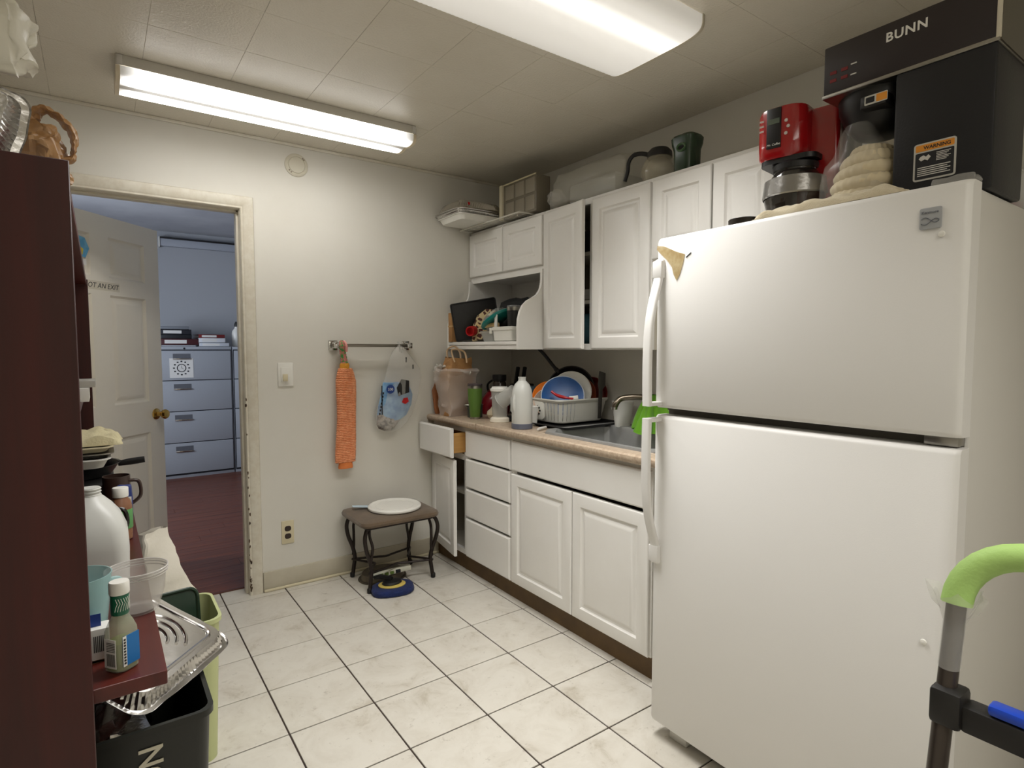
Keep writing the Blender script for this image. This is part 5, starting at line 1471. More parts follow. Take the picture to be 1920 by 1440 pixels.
# ================================================================== ON THE WORKTOP
# wooden board leaning in the corner
t = thing('cutting_board', 'brown wooden board leaning against the back wall in the corner', 'cutting board', (1.29, -.03, ZC))
mt = frame_m((1.30, -.042, ZC + .001), (1, 0, 0), (0, .12, 1))
o_ = [(-.075, 0), (.075, 0), (.085, .03), (.085, .16), (.06, .20), (.02, .215), (-.02, .215), (-.062, .20), (-.088, .15), (-.082, .03)]
b = B(); prism(b, o_, .016, mt, .004); obj('board', b, M_woodb, t)

# brown paper bag inside a clear bag
t = thing('grocery_bag', 'brown paper grocery bag wrapped in a clear plastic bag in the corner', 'bag', (1.315, -.175, ZC))
def gb(z, w, d, dx_=0, dy_=0): return [(1.315 + dx_ + u, -.155 + dy_ * .8 + v, ZC + z) for u, v in rrect(w, d * .78, .008, 2)]
b = B(); loft(b, [gb(0.002, .165, .16), gb(.1, .17, .165), gb(.2, .172, .17), gb(.28, .16, .17), gb(.32, .15, .165, .01), gb(.355, .13, .17, .02, .0)], True, False)
subdiv(b, 2); crumple(b, .016, 13, 4, ZC + .002); crumple(b, .007, 40, 2, ZC + .002); obj('paper_bag', b, M_card, t, angle=25)
b = B(); box(b, 1.262, 1.372, -.11, -.20, ZC + .2, ZC + .315, .02); subdiv(b, 2); crumple(b, .01, 20, 2); obj('bag_contents', b, mat('dark_red_brown', (66, 30, 26), .8), t, angle=60)
for s in (0, 1):
    b = B(); y_ = -.115 - s * .11
    tube(b, smooth_path([(1.285 - s * .02, y_, ZC + .33), (1.28 - s * .03, y_ + .01, ZC + .40), (1.32 - s * .03, y_ - .01, ZC + .425 - s * .02), (1.355 - s * .03, y_ - .02, ZC + .385), (1.355 - s * .02, y_ - .025, ZC + .325)], 6), .006, 8, flat=.5); obj('bag_handle', b, mat('twisted_paper', (206, 176, 140), .7), t)
b = B(); loft(b, [gb(.001, .185, .19), gb(.08, .19, .195), gb(.2, .20, .205), gb(.25, .215, .215, -.003, -.005), gb(.275, .235, .22, -.006, -.01), gb(.29, .225, .21, -.006, -.008)], True, False)
subdiv(b, 3); crumple(b, .016, 14, 7, ZC + .001); crumple(b, .009, 40, 3, ZC + .001); crumple(b, .003, 110, 3, ZC + .001)
obj('clear_outer_bag', b, mat('milky_film', (228, 218, 210), .22, alpha=.44, bump=(30, 1.0)), t, angle=30)
b = B(); tube(b, smooth_path([(1.21, -.075, ZC + .265), (1.222, -.09, ZC + .305), (1.25, -.13, ZC + .30), (1.28, -.17, ZC + .285), (1.32, -.22, ZC + .27), (1.37, -.24, ZC + .262)], 6), [.014 + .006 * math.sin(k * 2.2) for k in range(31)], 8, flat=.6); crumple(b, .008, 45, 3); obj('bag_rim', b, mat('bunched_film', (228, 224, 216), .25, alpha=.7, bump=(30, .6)), t, angle=60)

def vessel(name, label, cat, c, prof, m, extra=(), seg=32):
    t = thing(name, label, cat, c)
    obj('body', lathe(B(), prof, seg, c=c), m, t)
    for nm, pr, mm in extra: obj(nm, lathe(B(), pr, seg, c=c), mm, t)
    return t
vessel('tumbler', 'green steel travel tumbler with clear lid on the worktop', 'tumbler', (1.302, -.395, ZC), [(.029, .006), (.030, .008), (.033, .06), (.041, .12), (.0425, .17), (.0425, .182)], mat('olive_green_coat', (86, 118, 48), .45, spec=.4),
       (('base_ring', [(.028, 0), (.030, .001), (.031, .012), (.029, .013)], M_steel), ('steel_rim', [(.0425, .180), (.0432, .182), (.0435, .196), (.041, .197)], M_steel), ('lid', [(.0435, .197), (.044, .199), (.042, .207), (.03, .209), (.001, .209)], mat('smoke_lid', (84, 74, 78), .15, alpha=.7))))
vessel('spice_jar', 'dark glass jar with black lid standing behind the green tumbler', 'jar', (1.52, -.33, ZC), [(.038, 0), (.041, .003), (.041, .20), (.034, .215)], mat('dark_brown_glass', (52, 44, 38), .15),
       (('lid', [(.042, .214), (.043, .216), (.043, .25), (.04, .252), (.001, .253)], M_black),))
t = thing('knife_block', 'black knife block with two upright handles against the right wall', 'knife block', (1.70, -.33, ZC))
b = B(); box(b, 1.64, 1.76, -.27, -.37, ZC, ZC + .19, .006); obj('block', b, mat('dark_block_wood', (48, 36, 28), .5), t)
for k, (x, y) in enumerate(((1.665, -.30), (1.70, -.325))):
    b = B(); box(b, -.011, .011, -.009, .009, 0, .115, .004, mtx=Matrix.Translation((x, y, ZC + .185)) @ Matrix.Rotation(R(14), 4, 'X')); obj('knife_handle', b, M_black, t)
t = thing('red_kettle', 'dark red enamel kettle behind the green tumbler', 'kettle', (1.545, -.25, ZC))
b = lathe(B(), [(.07, 0), (.085, .004), (.092, .05), (.085, .10), (.06, .135), (.045, .145)], 36, c=(1.545, -.25, ZC)); obj('body', b, mat('dark_red_enamel', (112, 18, 28), .2), t)
b = lathe(B(), [(.048, .143), (.05, .147), (.03, .16), (.008, .165), (.012, .18), (.001, .188)], 28, c=(1.545, -.25, ZC)); obj('lid', b, MATS['dark_red_enamel'], t)
b = B(); tube(b, smooth_path([(1.545, -.18, ZC + .11), (1.545, -.16, ZC + .18), (1.545, -.25, ZC + .215), (1.545, -.34, ZC + .18), (1.545, -.32, ZC + .11)], 6), .007, 9); obj('handle', b, M_black, t)
t = thing('small_pot', 'small dark saucepan with side handles left of the green tumbler', 'pot', (1.34, -.325, ZC))
b = lathe(B(), [(.04, 0), (.045, .003), (.048, .075), (.051, .077), (.046, .076), (.042, .006), (.001, .005)], 28, c=(1.345, -.325, ZC)); obj('pot', b, mat('dark_green_grey', (56, 62, 54), .3), t)
b = B(); tube(b, smooth_path([(1.30, -.315, ZC + .06), (1.285, -.31, ZC + .075), (1.30, -.335, ZC + .075)], 5), .004, 7); obj('handle', b, M_steel, t)
t = thing('garlic', 'pale onion lying beside the green tumbler', 'onion', (1.40, -.45, ZC))
b = lathe(B(), [(.004, 0), (.022, .004), (.034, .025), (.030, .045), (.012, .06), (.005, .072)], 24, c=(1.385, -.455, ZC)); obj('bulb', b, mat('onion_skin', (204, 190, 164), .5), t)
vessel('blender_jar', 'clear blender jar with white lid and white foot on the worktop', 'jar', (1.345, -.590, ZC), [(.040, .026), (.041, .028), (.047, .14), (.049, .175)], M_clear2,
       (('foot', [(.054, 0), (.056, .003), (.054, .02), (.042, .028), (.040, .029)], mat('ivory_white', (230, 222, 204), .4)), ('lid', [(.050, .172), (.054, .175), (.054, .187), (.047, .190), (.044, .198), (.001, .199)], M_whitep)))
t = thing('measuring_cup', 'clear plastic cup tipped over on top of the blender jar', 'cup', (1.35, -.65, ZC + .16))
mt = Matrix.Translation((1.318, -.612, ZC + .118)) @ Matrix.Rotation(R(32), 4, 'Z') @ Matrix.Rotation(R(52), 4, 'X')
b = lathe(B(), [(.046, 0), (.044, .001), (.037, .10), (.036, .108), (.001, .109)], 32, mtx=mt, cap0=False)
bmesh.ops.translate(b, vec=(0, -.028, .0), verts=b.verts); obj('cup', b, M_clear2, t)
b = B(); tube(b, [(mt @ Vector((.046 * math.cos(2 * PI * k / 28), .046 * math.sin(2 * PI * k / 28), 0))) + Vector((0, -.028, 0)) for k in range(28)], .002, 6, closed=True); obj('rim', b, M_clear2, t)
vessel('paper_cup', 'white disposable cup between blender jar and white jug', 'cup', (1.40, -.815, ZC), [(.026, 0), (.028, .002), (.036, .10), (.038, .101), (.036, .103), (.027, .004), (.001, .003)], M_paper)
# white jug with grey foot and moulded handle
t = thing('plastic_jug', 'white plastic jug with grey foot at the front of the worktop', 'jug', (1.283, -.885, ZC))
c = (1.283, -.885, ZC)
b = lathe(B(), [(.052, .026), (.0535, .03), (.0535, .12), (.0535, .175), (.050, .20), (.038, .228), (.024, .243), (.0195, .248), (.0195, .262), (.021, .2625), (.021, .266), (.001, .266)], 40, c=c); obj('body', b, M_milk, t)
b = lathe(B(), [(.050, 0), (.054, .002), (.0545, .006), (.0545, .027), (.052, .029)], 40, c=c); obj('foot', b, mat('slate_grey_plastic', (96, 100, 114), .4), t)
b = B(); prism(b, rrect(.030, .085, .014, 6), .004, frame_m((c[0] - .045, c[1] + .016, ZC + .125), (.35, -.94, 0), (0, 0, 1)), .002); obj('handle_recess_shade', b, mat('recess_shade', (176, 176, 170), .4), t)  # plate set on the body; its darker grey imitates shade in a grip recess
b = B(); tube(b, smooth_path([(c[0] - .044, c[1] - .003, ZC + .178), (c[0] - .053, c[1] - .004, ZC + .15), (c[0] - .054, c[1] - .004, ZC + .12), (c[0] - .046, c[1] - .002, ZC + .085)], 5), .009, 10); obj('handle', b, M_milk, t)

# dish rack on a black drain tray
t = thing('drain_tray', 'black drain mat under the dish rack', 'tray', (1.61, -.80, ZC))
b = dish(B(), 1.60, -.80, ZC + .001, .42, .60, .012); obj('tray', b, M_black, t)
b = B(); tube(b, [(1.36, -.985, ZC + .012), (1.30, -1.01, ZC + .010), (1.285, -1.015, ZC + .010)], [.006, .008, .007], 8); obj('spout', b, M_fside, t)
ZR = ZC + .016
t = thing('dish_rack', 'white plastic dish rack crowded with dishes beside the sink', 'dish rack', (1.60, -.76, ZR))
RX0, RX1, RY0, RY1, RH = 1.452, 1.815, -.985, -.50, .125
def rk(z, g=0.0): return [((RX0 + RX1) / 2 + u, (RY0 + RY1) / 2 + v, ZR + z) for u, v in rrect(RX1 - RX0 - .05 + g, RY1 - RY0 - .05 + g, .045, 6)]
# walls as panels with openings
M_rack = mat('white_rack_plastic', (214, 212, 202), .38)
b = B(); loft(b, [rk(.0, 0), rk(.004, .006), rk(.012, .008), rk(.012, -.0), rk(.004, -.006)], True, True); obj('rack_base', b, M_rack, t)
b = B(); loft(b, [rk(RH - .014, .044), rk(RH, .05), rk(RH + .003, .062), rk(RH - .004, .064), rk(RH - .016, .050)], False, False); obj('rim', b, M_rack, t)
bot, topr = rk(.010, .008), rk(RH - .012, .046)
N = len(bot)
b = B()
nper = 60
def along(ring, s):
    L = [0]
    for k in range(N): L.append(L[-1] + (Vector(ring[(k + 1) % N]) - Vector(ring[k])).length)
    d = s % 1 * L[-1]
    for k in range(N):
        if L[k + 1] >= d: return Vector(ring[k]).lerp(Vector(ring[(k + 1) % N]), (d - L[k]) / max(1e-9, L[k + 1] - L[k]))
for k in range(nper):
    s0, s1 = k / nper, (k + .88) / nper
    pm_ = along(bot, s0)
    if (pm_.y < RY0 + .07 and pm_.x > RX0 + .10) or pm_.y > RY1 - .08 or pm_.x > RX1 - .06: s1 = (k + 1.0) / nper
    p0, p1, q0, q1 = along(bot, s0), along(bot, s1), along(topr, s0), along(topr, s1)
    cc = Vector(((RX0 + RX1) / 2, (RY0 + RY1) / 2, 0))
    inn = lambda p: p + (Vector((cc.x - p.x, cc.y - p.y, 0)).normalized() * .004)
    loft(b, [[p0, p1, inn(p1), inn(p0)], [q0, q1, inn(q1), inn(q0)]], True, True)
obj('side_bars', b, M_rack, t)
b = B()
for k in range(9):
    y_ = RY0 + .07 + k * .042
    tube(b, [(RX0 + .06, y_, ZR + .012), (RX0 + .06, y_, ZR + .055), (RX1 - .06, y_, ZR + .055), (RX1 - .06, y_, ZR + .012)], .003, 6)
obj('plate_prong', b, M_rack, t)
# utensil pocket on the front with round holes
b = B()
pm = FACE_X(RX0 + .010, -.80, ZR + .06)
prism(b, rrect(.105, .10, .02, 5), .012, pm, .004); pk_ = obj('cutlery_cup', b, M_rack, t)
b = B()
for i in range(9):
    a = 2 * PI * i / 8
    rr0 = .0 if i == 8 else .022
    lathe(b, [(.0062, 0), (.0062, .001)], 12, mtx=pm @ Matrix.Translation((.0 + rr0 * math.cos(a), rr0 * math.sin(a), .0122)))
obj('drain_hole', b, M_dark, pk_)

def plate_in_rack(name, label, cat, c, r_, m, tilt, yaw, deep=.02, inner=None):
    t = thing(name, label, cat, c)
    mt = Matrix.Translation(c) @ Matrix.Rotation(R(yaw), 4, 'Z') @ Matrix.Rotation(R(tilt), 4, 'X')
    b = lathe(B(), [(r_ * .55, 0), (r_ * .62, .001), (r_ * .95, deep), (r_, deep + .002), (r_ * .96, deep + .005), (r_ * .62, .007), (.001, .006)], 44, mtx=mt); obj('plate', b, m, t)
    if name == 'blue_plate':
        b = B(); tube(b, [mt @ Vector((r_ * .985 * math.cos(2 * PI * k / 48), r_ * .985 * math.sin(2 * PI * k / 48), deep + .004)) for k in range(48)], .0028, 6, closed=True); obj('pale_rim', b, mat('pale_blue_rim', (196, 204, 214), .25), t)
    if inner is not None:
        b = lathe(B(), [(r_ * .66, .0085), (r_ * .5, .0068), (.001, .0066)], 40, mtx=mt, cap0=False); obj('glaze', b, inner, t)
    return t
zr = ZR + .06
plate_in_rack('blue_plate', 'blue plate leaning at the front of the dish rack', 'plate', (1.568, -.872, ZR + .130), .118, mat('blue_glaze', (24, 84, 148), .38, var=(9, (18, 66, 124), .2)), 62, -40, .02)
plate_in_rack('orange_plate', 'orange plate standing behind the blue plate in the rack', 'plate', (1.565, -.765, ZR + .115), .10, mat('orange_glaze', (228, 122, 34), .25), 66, -38, .016)
plate_in_rack('pale_bowl', 'pale pink bowl below the orange plate in the dish rack', 'bowl', (1.530, -.80, ZR + .085), .085, mat('pale_pink_glaze', (216, 190, 172), .25), 60, -40, .035)
plate_in_rack('white_plate', 'white plate standing behind the blue plate', 'plate', (1.640, -.860, ZR + .155), .115, M_whitep, 76, -48, .016)
plate_in_rack('brown_plate', 'brown rimmed plate at the right of the blue plate', 'plate', (1.686, -.872, ZR + .138), .10, mat('brown_glaze', (120, 56, 36), .25), 78, -52, .018, inner=mat('tan_glaze', (196, 170, 140), .3))
t = thing('frying_pan', 'black frying pan propped in the rack with handle pointing up left', 'pan', (1.70, -.80, ZR + .15))
mt = Matrix.Translation((1.695, -.80, ZR + .155)) @ Matrix.Rotation(R(-55), 4, 'Z') @ Matrix.Rotation(R(72), 4, 'X')
b = lathe(B(), [(.10, 0), (.108, .002), (.135, .035), (.139, .037), (.133, .037), (.105, .007), (.001, .006)], 40, mtx=mt); obj('pan', b, M_blackm, t)
b = B(); tube(b, smooth_path([(1.66, -.735, ZR + .255), (1.645, -.70, ZR + .295), (1.62, -.655, ZR + .355), (1.60, -.62, ZR + .395)], 5), [.014] * 4 + [.010] * 12, 10); obj('handle', b, M_black, t)
t = thing('red_skillet', 'dark red skillet standing at the right end of the dish rack', 'pan', (1.72, -.93, ZR + .12))
mt = Matrix.Translation((1.775, -.875, ZR + .135)) @ Matrix.Rotation(R(-55), 4, 'Z') @ Matrix.Rotation(R(75), 4, 'X') @ Matrix.Scale(.86, 4)
b = lathe(B(), [(.08, 0), (.09, .002), (.112, .03), (.115, .032), (.11, .032), (.087, .006), (.001, .005)], 36, mtx=mt); obj('pan', b, mat('maroon_enamel', (110, 30, 26), .3), t)
t = thing('spatula', 'dark spatula leaning up from the right end of the dish rack', 'utensil', (1.76, -.985, ZR + .06))
mt = frame_m((1.735, -.985, ZR + .015), (.9, -.4, 0), (.25, -.22, 1))
b = B(); prism(b, [(-.010, 0), (.010, 0), (.011, .16), (.026, .18), (.024, .25), (-.012, .262), (-.018, .19), (-.011, .16)], .005, mt, .0015); obj('blade', b, mat('dark_grey_nylon', (58, 54, 48), .45), t)
t = thing('tongs', 'red handled utensil lying in front of the blue plate', 'utensil', (1.53, -.92, ZR + .12))
b = B(); tube(b, smooth_path([(1.495, -.865, ZR + .165), (1.51, -.895, ZR + .145), (1.53, -.935, ZR + .135), (1.555, -.975, ZR + .13)], 5), [.007] * 5 + [.009] * 6 + [.006] * 5, 9); obj('red_handle', b, M_red, t)
b = B(); tube(b, [(1.545, -.955, ZR + .132), (1.575, -.99, ZR + .138)], .011, 8, flat=.5); obj('tip', b, M_whitep, t)
vessel('glass_cup', 'smoky blue glass lying in the left end of the dish rack', 'glass', (1.56, -.60, ZR + .055), [(.03, 0), (.033, .003), (.042, .12), (.044, .121), (.04, .12), (.031, .006), (.001, .005)], mat('smoke_blue_glass', (84, 104, 116), .1, alpha=.55))
t = thing('red_utensils', 'red handled cutlery standing at the left of the dish rack', 'utensils', (1.50, -.70, ZR + .08))
for k in range(3):
    b = B(); tube(b, [(1.485 + k * .012, -.66 - k * .03, ZR + .05), (1.47 + k * .01, -.64 - k * .03, ZR + .14 - k * .004)], .006, 8); obj('utensil_handle', b, M_red if k < 2 else M_steel, t)

# tall white mug, faucet, lime cloth
vessel('white_cup', 'tall tapered white cup between dish rack and faucet', 'cup', (1.745, -1.150, ZC), [(.036, 0), (.040, .003), (.056, .135), (.058, .137), (.055, .138), (.038, .006), (.001, .005)], M_whitep)
t = thing('faucet', 'brushed nickel kitchen faucet with curved spout over the sink', 'faucet', (1.77, -1.40, ZC + .010))
b = lathe(B(), [(.03, 0), (.032, .003), (.026, .014), (.018, .03), (.017, .10)], 26, c=(1.768, -1.405, ZC + .0105)); obj('base', b, M_nickel, t)
b = B(); tube(b, smooth_path([(1.768, -1.405, ZC + .10), (1.765, -1.40, ZC + .13), (1.74, -1.37, ZC + .16), (1.69, -1.31, ZC + .172), (1.64, -1.25, ZC + .165), (1.615, -1.235, ZC + .145), (1.606, -1.225, ZC + .12)], 6), [.016] * 10 + [.0145] * 21 + [.016] * 6, 14); obj('spout', b, M_nickel, t)
b = lathe(B(), [(.0165, 0), (.0165, .012), (.012, .013)], 16, c=(1.606, -1.225, ZC + .108)); obj('aerator', b, M_chrome, t)
b = B(); tube(b, [(1.768, -1.405, ZC + .11), (1.80, -1.45, ZC + .145), (1.81, -1.48, ZC + .15)], [.010, .008, .007], 9); obj('lever', b, M_nickel, t)
t = thing('dish_cloth', 'lime green microfibre cloth draped over the faucet', 'cloth', (1.70, -1.43, ZC + .02))
b = B()
nu, nv = 44, 40
g = []
for i in range(nu + 1):
    row = []
    for j in range(nv + 1):
        u, v = i / nu, j / nv
        ang_ = u * 2 * PI * .92
        fold = 1 + .30 * math.sin(ang_ * 4 + v * 1.2) * (.35 + .65 * v) + .14 * math.sin(ang_ * 9 + 1)
        r_ = (.022 + .062 * v ** .8) * fold
        z = ZC + .188 - .172 * v ** 1.1 * (1 + .10 * math.sin(ang_ * 2))
        row.append(b.verts.new((1.715 - .075 * v + r_ * math.cos(ang_), -1.385 - .05 * v + r_ * math.sin(ang_) * 1.1, max(z, ZC + .014))))
    g.append(row)
for i in range(nu):
    for j in range(nv): b.faces.new((g[i][j], g[i + 1][j], g[i + 1][j + 1], g[i][j + 1]))
b.faces.new([g[i][0] for i in range(nu + 1)])
bmesh.ops.solidify(b, geom=list(b.faces), thickness=.003)
obj('cloth', b, mat('lime_microfibre', (126, 190, 42), .9, sheen=.4, bump=(260, .5)), t, angle=70)

# ================================================================== OPEN SHELF OF THE CORNER WALL CABINET
ZO = 1.357
t = thing('baking_sheet', 'black baking sheet standing slanted at the left of the open shelf', 'baking sheet', (1.43, -.16, ZO))
mt = frame_m((1.350, -.098, ZO + .001), (.83, -.26, .16), (-.03, -.02, 1))
b = B(); prism(b, [(p[0] + .15, p[1] + .12) for p in rrect(.30, .24, .012, 4)], .004, mt, .001); tube(b, [mt @ Vector((p[0] + .15, p[1] + .12, .004)) for p in rrect(.292, .232, .012, 4)], .005, 8, closed=True); 
zmin = min(v.co.z for v in b.verts); bmesh.ops.translate(b, vec=(0, 0, ZO + .001 - zmin), verts=b.verts)
obj('sheet', b, M_black, t)
t = thing('cardboard_pack', 'brown cardboard pack standing at the left end of the open shelf', 'box', (1.385, -.06, ZO))
b = B(); box(b, 1.332, 1.41, -.03, -.075, ZO + .001, ZO + .185, .002); obj('pack', b, M_card, t)
b = B(); box(b, 1.330, 1.412, -.028, -.077, ZO + .095, ZO + .105, .001); obj('band', b, mat('pale_kraft', (196, 160, 112), .7), t)
# giraffe print mitt
t = thing('oven_mitt', 'giraffe patterned oven mitt propped on the open shelf', 'oven mitt', (1.47, -.27, ZO))
def spots():
    m = mat('giraffe_fabric', (196, 180, 140), .85)
    nt = m.node_tree; bs = nt.nodes['Principled BSDF']
    tc = nt.nodes.new('ShaderNodeTexCoord'); vo = nt.nodes.new('ShaderNodeTexVoronoi'); vo.feature = 'DISTANCE_TO_EDGE'; vo.inputs['Scale'].default_value = 26
    nt.links.new(tc.outputs['Object'], vo.inputs['Vector'])
    r = nt.nodes.new('ShaderNodeValToRGB'); r.color_ramp.interpolation = 'CONSTANT'
    r.color_ramp.elements[0].color = lin((190, 172, 132)); r.color_ramp.elements[1].position = .12; r.color_ramp.elements[1].color = lin((66, 30, 22))
    nt.links.new(vo.outputs['Distance'], r.inputs['Fac']); nt.links.new(r.outputs['Color'], bs.inputs['Base Color'])
    return m
mt = frame_m((1.40, -.225, ZO + .002), (.45, -.85, .25), (.25, .12, 1))
b = B(); prism(b, [(0, 0), (.10, 0), (.17, .02), (.20, .09), (.18, .16), (.12, .185), (.05, .16), (.012, .10)], .022, mt, .009); crumple(b, .003, 30, 2)
zmin = min(v.co.z for v in b.verts); bmesh.ops.translate(b, vec=(0, 0, ZO + .002 - zmin), verts=b.verts)
obj('mitt', b, spots(), t)
b = B(); box(b, 1.535, 1.79, -.25, -.575, ZO + .002, ZO + .265, .07); subdiv(b, 2); crumple(b, .016, 10, 4, ZO + .002); tag(obj('black_tote', b, mat('black_fabric', (16, 16, 19), .8), loc=(1.62, -.44, ZO + .002), angle=60), 'crumpled black cloth bag filling the back of the open shelf', 'bag')
t = thing('drink_bottle', 'bottle with ridged red cap lying towards the front of the open shelf', 'bottle', (1.36, -.25, ZO))
mt = frame_m((1.352, -.295, ZO + .072), (.5, .8, 0), (0, 0, 1)) 
ax = Vector((-.86, -.42, -.10)).normalized()
mt = frame_m((1.395, -.272, ZO + .066), ax.cross(Vector((0, 0, 1))), Vector((0, 0, 1)))
mt = Matrix.Translation((1.388, -.232, ZO + .068)) @ ax.to_track_quat('Z', 'Y').to_matrix().to_4x4()
b = lathe(B(), [(.020, .03), (.026, .028), (.027, .0), (.0265, -.01)], 26, mtx=mt, cap0=False, cap1=False)
n = 30
b.free(); b = B()
rings = []
for z, r_ in ((-.014, .028), (-.012, .030), (.024, .030), (.033, .0285), (.033, .023), (.006, .022)):
    rings.append([((r_ + (.0012 if i % 2 else 0)) * math.cos(2 * PI * i / 40), (r_ + (.0012 if i % 2 else 0)) * math.sin(2 * PI * i / 40), z) for i in range(40)])
loft(b, rings, True, True, mtx=mt); obj('cap', b, M_red, t)
b = lathe(B(), [(.0195, -.012), (.02, -.02), (.030, -.04), (.044, -.07), (.046, -.09), (.046, -.15), (.04, -.165), (.001, -.167)], 28, mtx=mt, cap0=False); obj('bottle_body', b, mat('tea_brown_bottle', (120, 84, 56), .15, alpha=.75), t)
t = thing('takeaway_box', 'low clear plastic box on the open shelf behind the white tub', 'box', (1.43, -.40, ZO))
b = dish(B(), 1.44, -.40, ZO + .001, .12, .17, .05); obj('box', b, M_clear2, t)
b = B(); box(b, 1.385, 1.495, -.32, -.48, ZO + .056, ZO + .064, .003); obj('lid', b, M_clear2, t)
t = thing('plastic_cup', 'clear plastic cup standing on the low clear box', 'cup', (1.42, -.38, ZO + .065))
b = lathe(B(), [(.03, 0), (.032, .002), (.04, .04), (.037, .04), (.03, .004), (.001, .003)], 26, c=(1.42, -.40, ZO + .0645)); obj('cup', b, M_clear2, t)
t = thing('white_tub', 'white lidded food tub at the front of the open shelf', 'tub', (1.41, -.555, ZO))
b = B(); rg2 = lambda w, d, z: [(1.42 + u, -.600 + v, ZO + z) for u, v in rrect(w, d, .02, 5)]
loft(b, [rg2(.125, .155, .001), rg2(.14, .170, .006), rg2(.15, .180, .065)], True, True); obj('tub', b, M_whitep, t)
b = B(); loft(b, [rg2(.158, .188, .062), rg2(.160, .19, .064), rg2(.160, .19, .078), rg2(.15, .18, .082)], True, True); ld = obj('lid', b, M_whitep, t)
b = B(); box(b, 1.334, 1.342, -.50, -.52, ZO + .045, ZO + .078, .002); box(b, 1.40, 1.44, -.499, -.506, ZO + .045, ZO + .078, .002); obj('clip', b, M_whitep, ld)
zt_ = ZO + .083
vessel('black_tumbler', 'short black tumbler with steel rim standing on the white tub', 'tumbler', (1.415, -.632, zt_), [(.034, 0), (.036, .002), (.0405, .088), (.0405, .09)], M_black,
       (('steel_rim', [(.0408, .088), (.0415, .09), (.0418, .108), (.039, .109)], M_steel), ('lid', [(.042, .108), (.0425, .11), (.040, .117), (.001, .119)], mat('clear_grey_lid', (150, 150, 150), .12, alpha=.6))))
t = thing('teal_lid', 'teal plastic lid leaning with clear wrap above the takeaway box', 'lid', (1.44, -.48, ZO + .10))
mt = Matrix.Translation((1.432, -.435, ZO + .122)) @ Matrix.Rotation(R(-28), 4, 'X') @ Matrix.Rotation(R(-14), 4, 'Y')
b = lathe(B(), [(.082, 0), (.090, .004), (.092, .016), (.087, .022), (.001, .024)], 36, mtx=mt, ell=1.2); obj('lid', b, mat('teal_plastic', (22, 120, 112), .3), t)
b = lathe(B(), [(.082, .022), (.08, .038), (.06, .052), (.001, .056)], 26, mtx=mt); crumple(b, .008, 30, 2); obj('wrap', b, M_bag, t)
t = thing('wooden_spoon', 'pale wooden spoon lying under the teal lid on open shelf', 'spoon', (1.39, -.38, ZO + .07))
b = B(); tube(b, smooth_path([(1.378, -.300, ZO + .108), (1.372, -.34, ZO + .094), (1.376, -.40, ZO + .092), (1.385, -.46, ZO + .098), (1.395, -.505, ZO + .094)], 5), [.008] * 8 + [.011] * 8 + [.015] * 5, 9, flat=.6); obj('spoon', b, mat('pale_wood', (206, 176, 124), .6), t)
b = B(); box(b, 1.375, 1.383, -.49, -.515, ZO + .083, ZO + .155, .001); tag(obj('white_card', b, M_paper, loc=(1.379, -.50, ZO + .083)), 'narrow white card beside the black tumbler', 'card')
t = thing('glass_dome', 'grey glass bowl turned over behind the black tumbler', 'bowl', (1.52, -.665, ZO))
b = lathe(B(), [(.085, 0), (.088, .004), (.086, .09), (.075, .16), (.05, .20), (.001, .212)], 32, c=(1.56, -.665, ZO + .001)); obj('bowl', b, mat('grey_glass', (150, 150, 146), .15, alpha=.6), t)

# ================================================================== ON TOP OF THE WALL CABINETS
ZT = ZU1
t = thing('wire_rack', 'white wire cooling rack overhanging the corner wall cabinet', 'wire rack', (1.56, -.33, ZT))
M_wire = mat('white_wire', (206, 203, 192), .35)
b = B(); zr_ = ZT + .008
wx0, wx1, wy0_, wy1_ = 1.43, 1.78, -.66, -.02
tube(b, [(wx0, wy0_, zr_), (wx0, wy1_, zr_), (wx1, wy1_, zr_), (wx1, wy0_, zr_)], .0045, 8, closed=True); obj('rim_wire', b, M_wire, t)
b = B()
for k in range(1, 24): y_ = wy0_ + (wy1_ - wy0_) * k / 24; tube(b, [(wx0, y_, zr_ + .003), (wx1, y_, zr_ + .003)], .0017, 6)
obj('cross_wires', b, M_wire, t)
for x, y in ((1.46, -.6), (1.46, -.08), (1.74, -.6), (1.74, -.08)):
    b = B(); tube(b, [(x, y, ZT), (x, y, zr_)], .004, 7); obj('foot', b, M_wire, t)
zf = zr_ + .006
t = thing('plastic_tray', 'white plastic tray under the foil pan on the wire rack', 'tray', (1.40, -.18, zf))
b = dish(B(), 1.405, -.185, zf, .30, .28, .028); obj('tray', b, M_whitep, t)
zf2 = zf + .034
t = thing('foil_roaster', 'ribbed foil pan with foil lid overhanging the corner wall cabinet', 'foil pan', (1.41, -.19, zf2))
b = foil_tray(B(), .335, .30, .016, taper=.012, flange=.010); bmesh.ops.transform(b, matrix=Matrix.Translation((1.405, -.185, zf2)), verts=b.verts); obj('pan', b, M_foil, t)
b = foil_tray(B(), .33, .295, .058, taper=.030, flange=.012); bmesh.ops.transform(b, matrix=Matrix.Translation((1.405, -.185, zf2 + .078)) @ Matrix.Rotation(PI, 4, 'X'), verts=b.verts); li = obj('foil_lid', b, M_foil, t)
b = B(); prism(b, [(.008, 0), (.004, .010), (-.008, .008), (-.006, -.006), (.004, -.008)], .001, FACE_Y(1.305, -.332, zf2 + .052)); obj('red_mark', b, M_red, li)
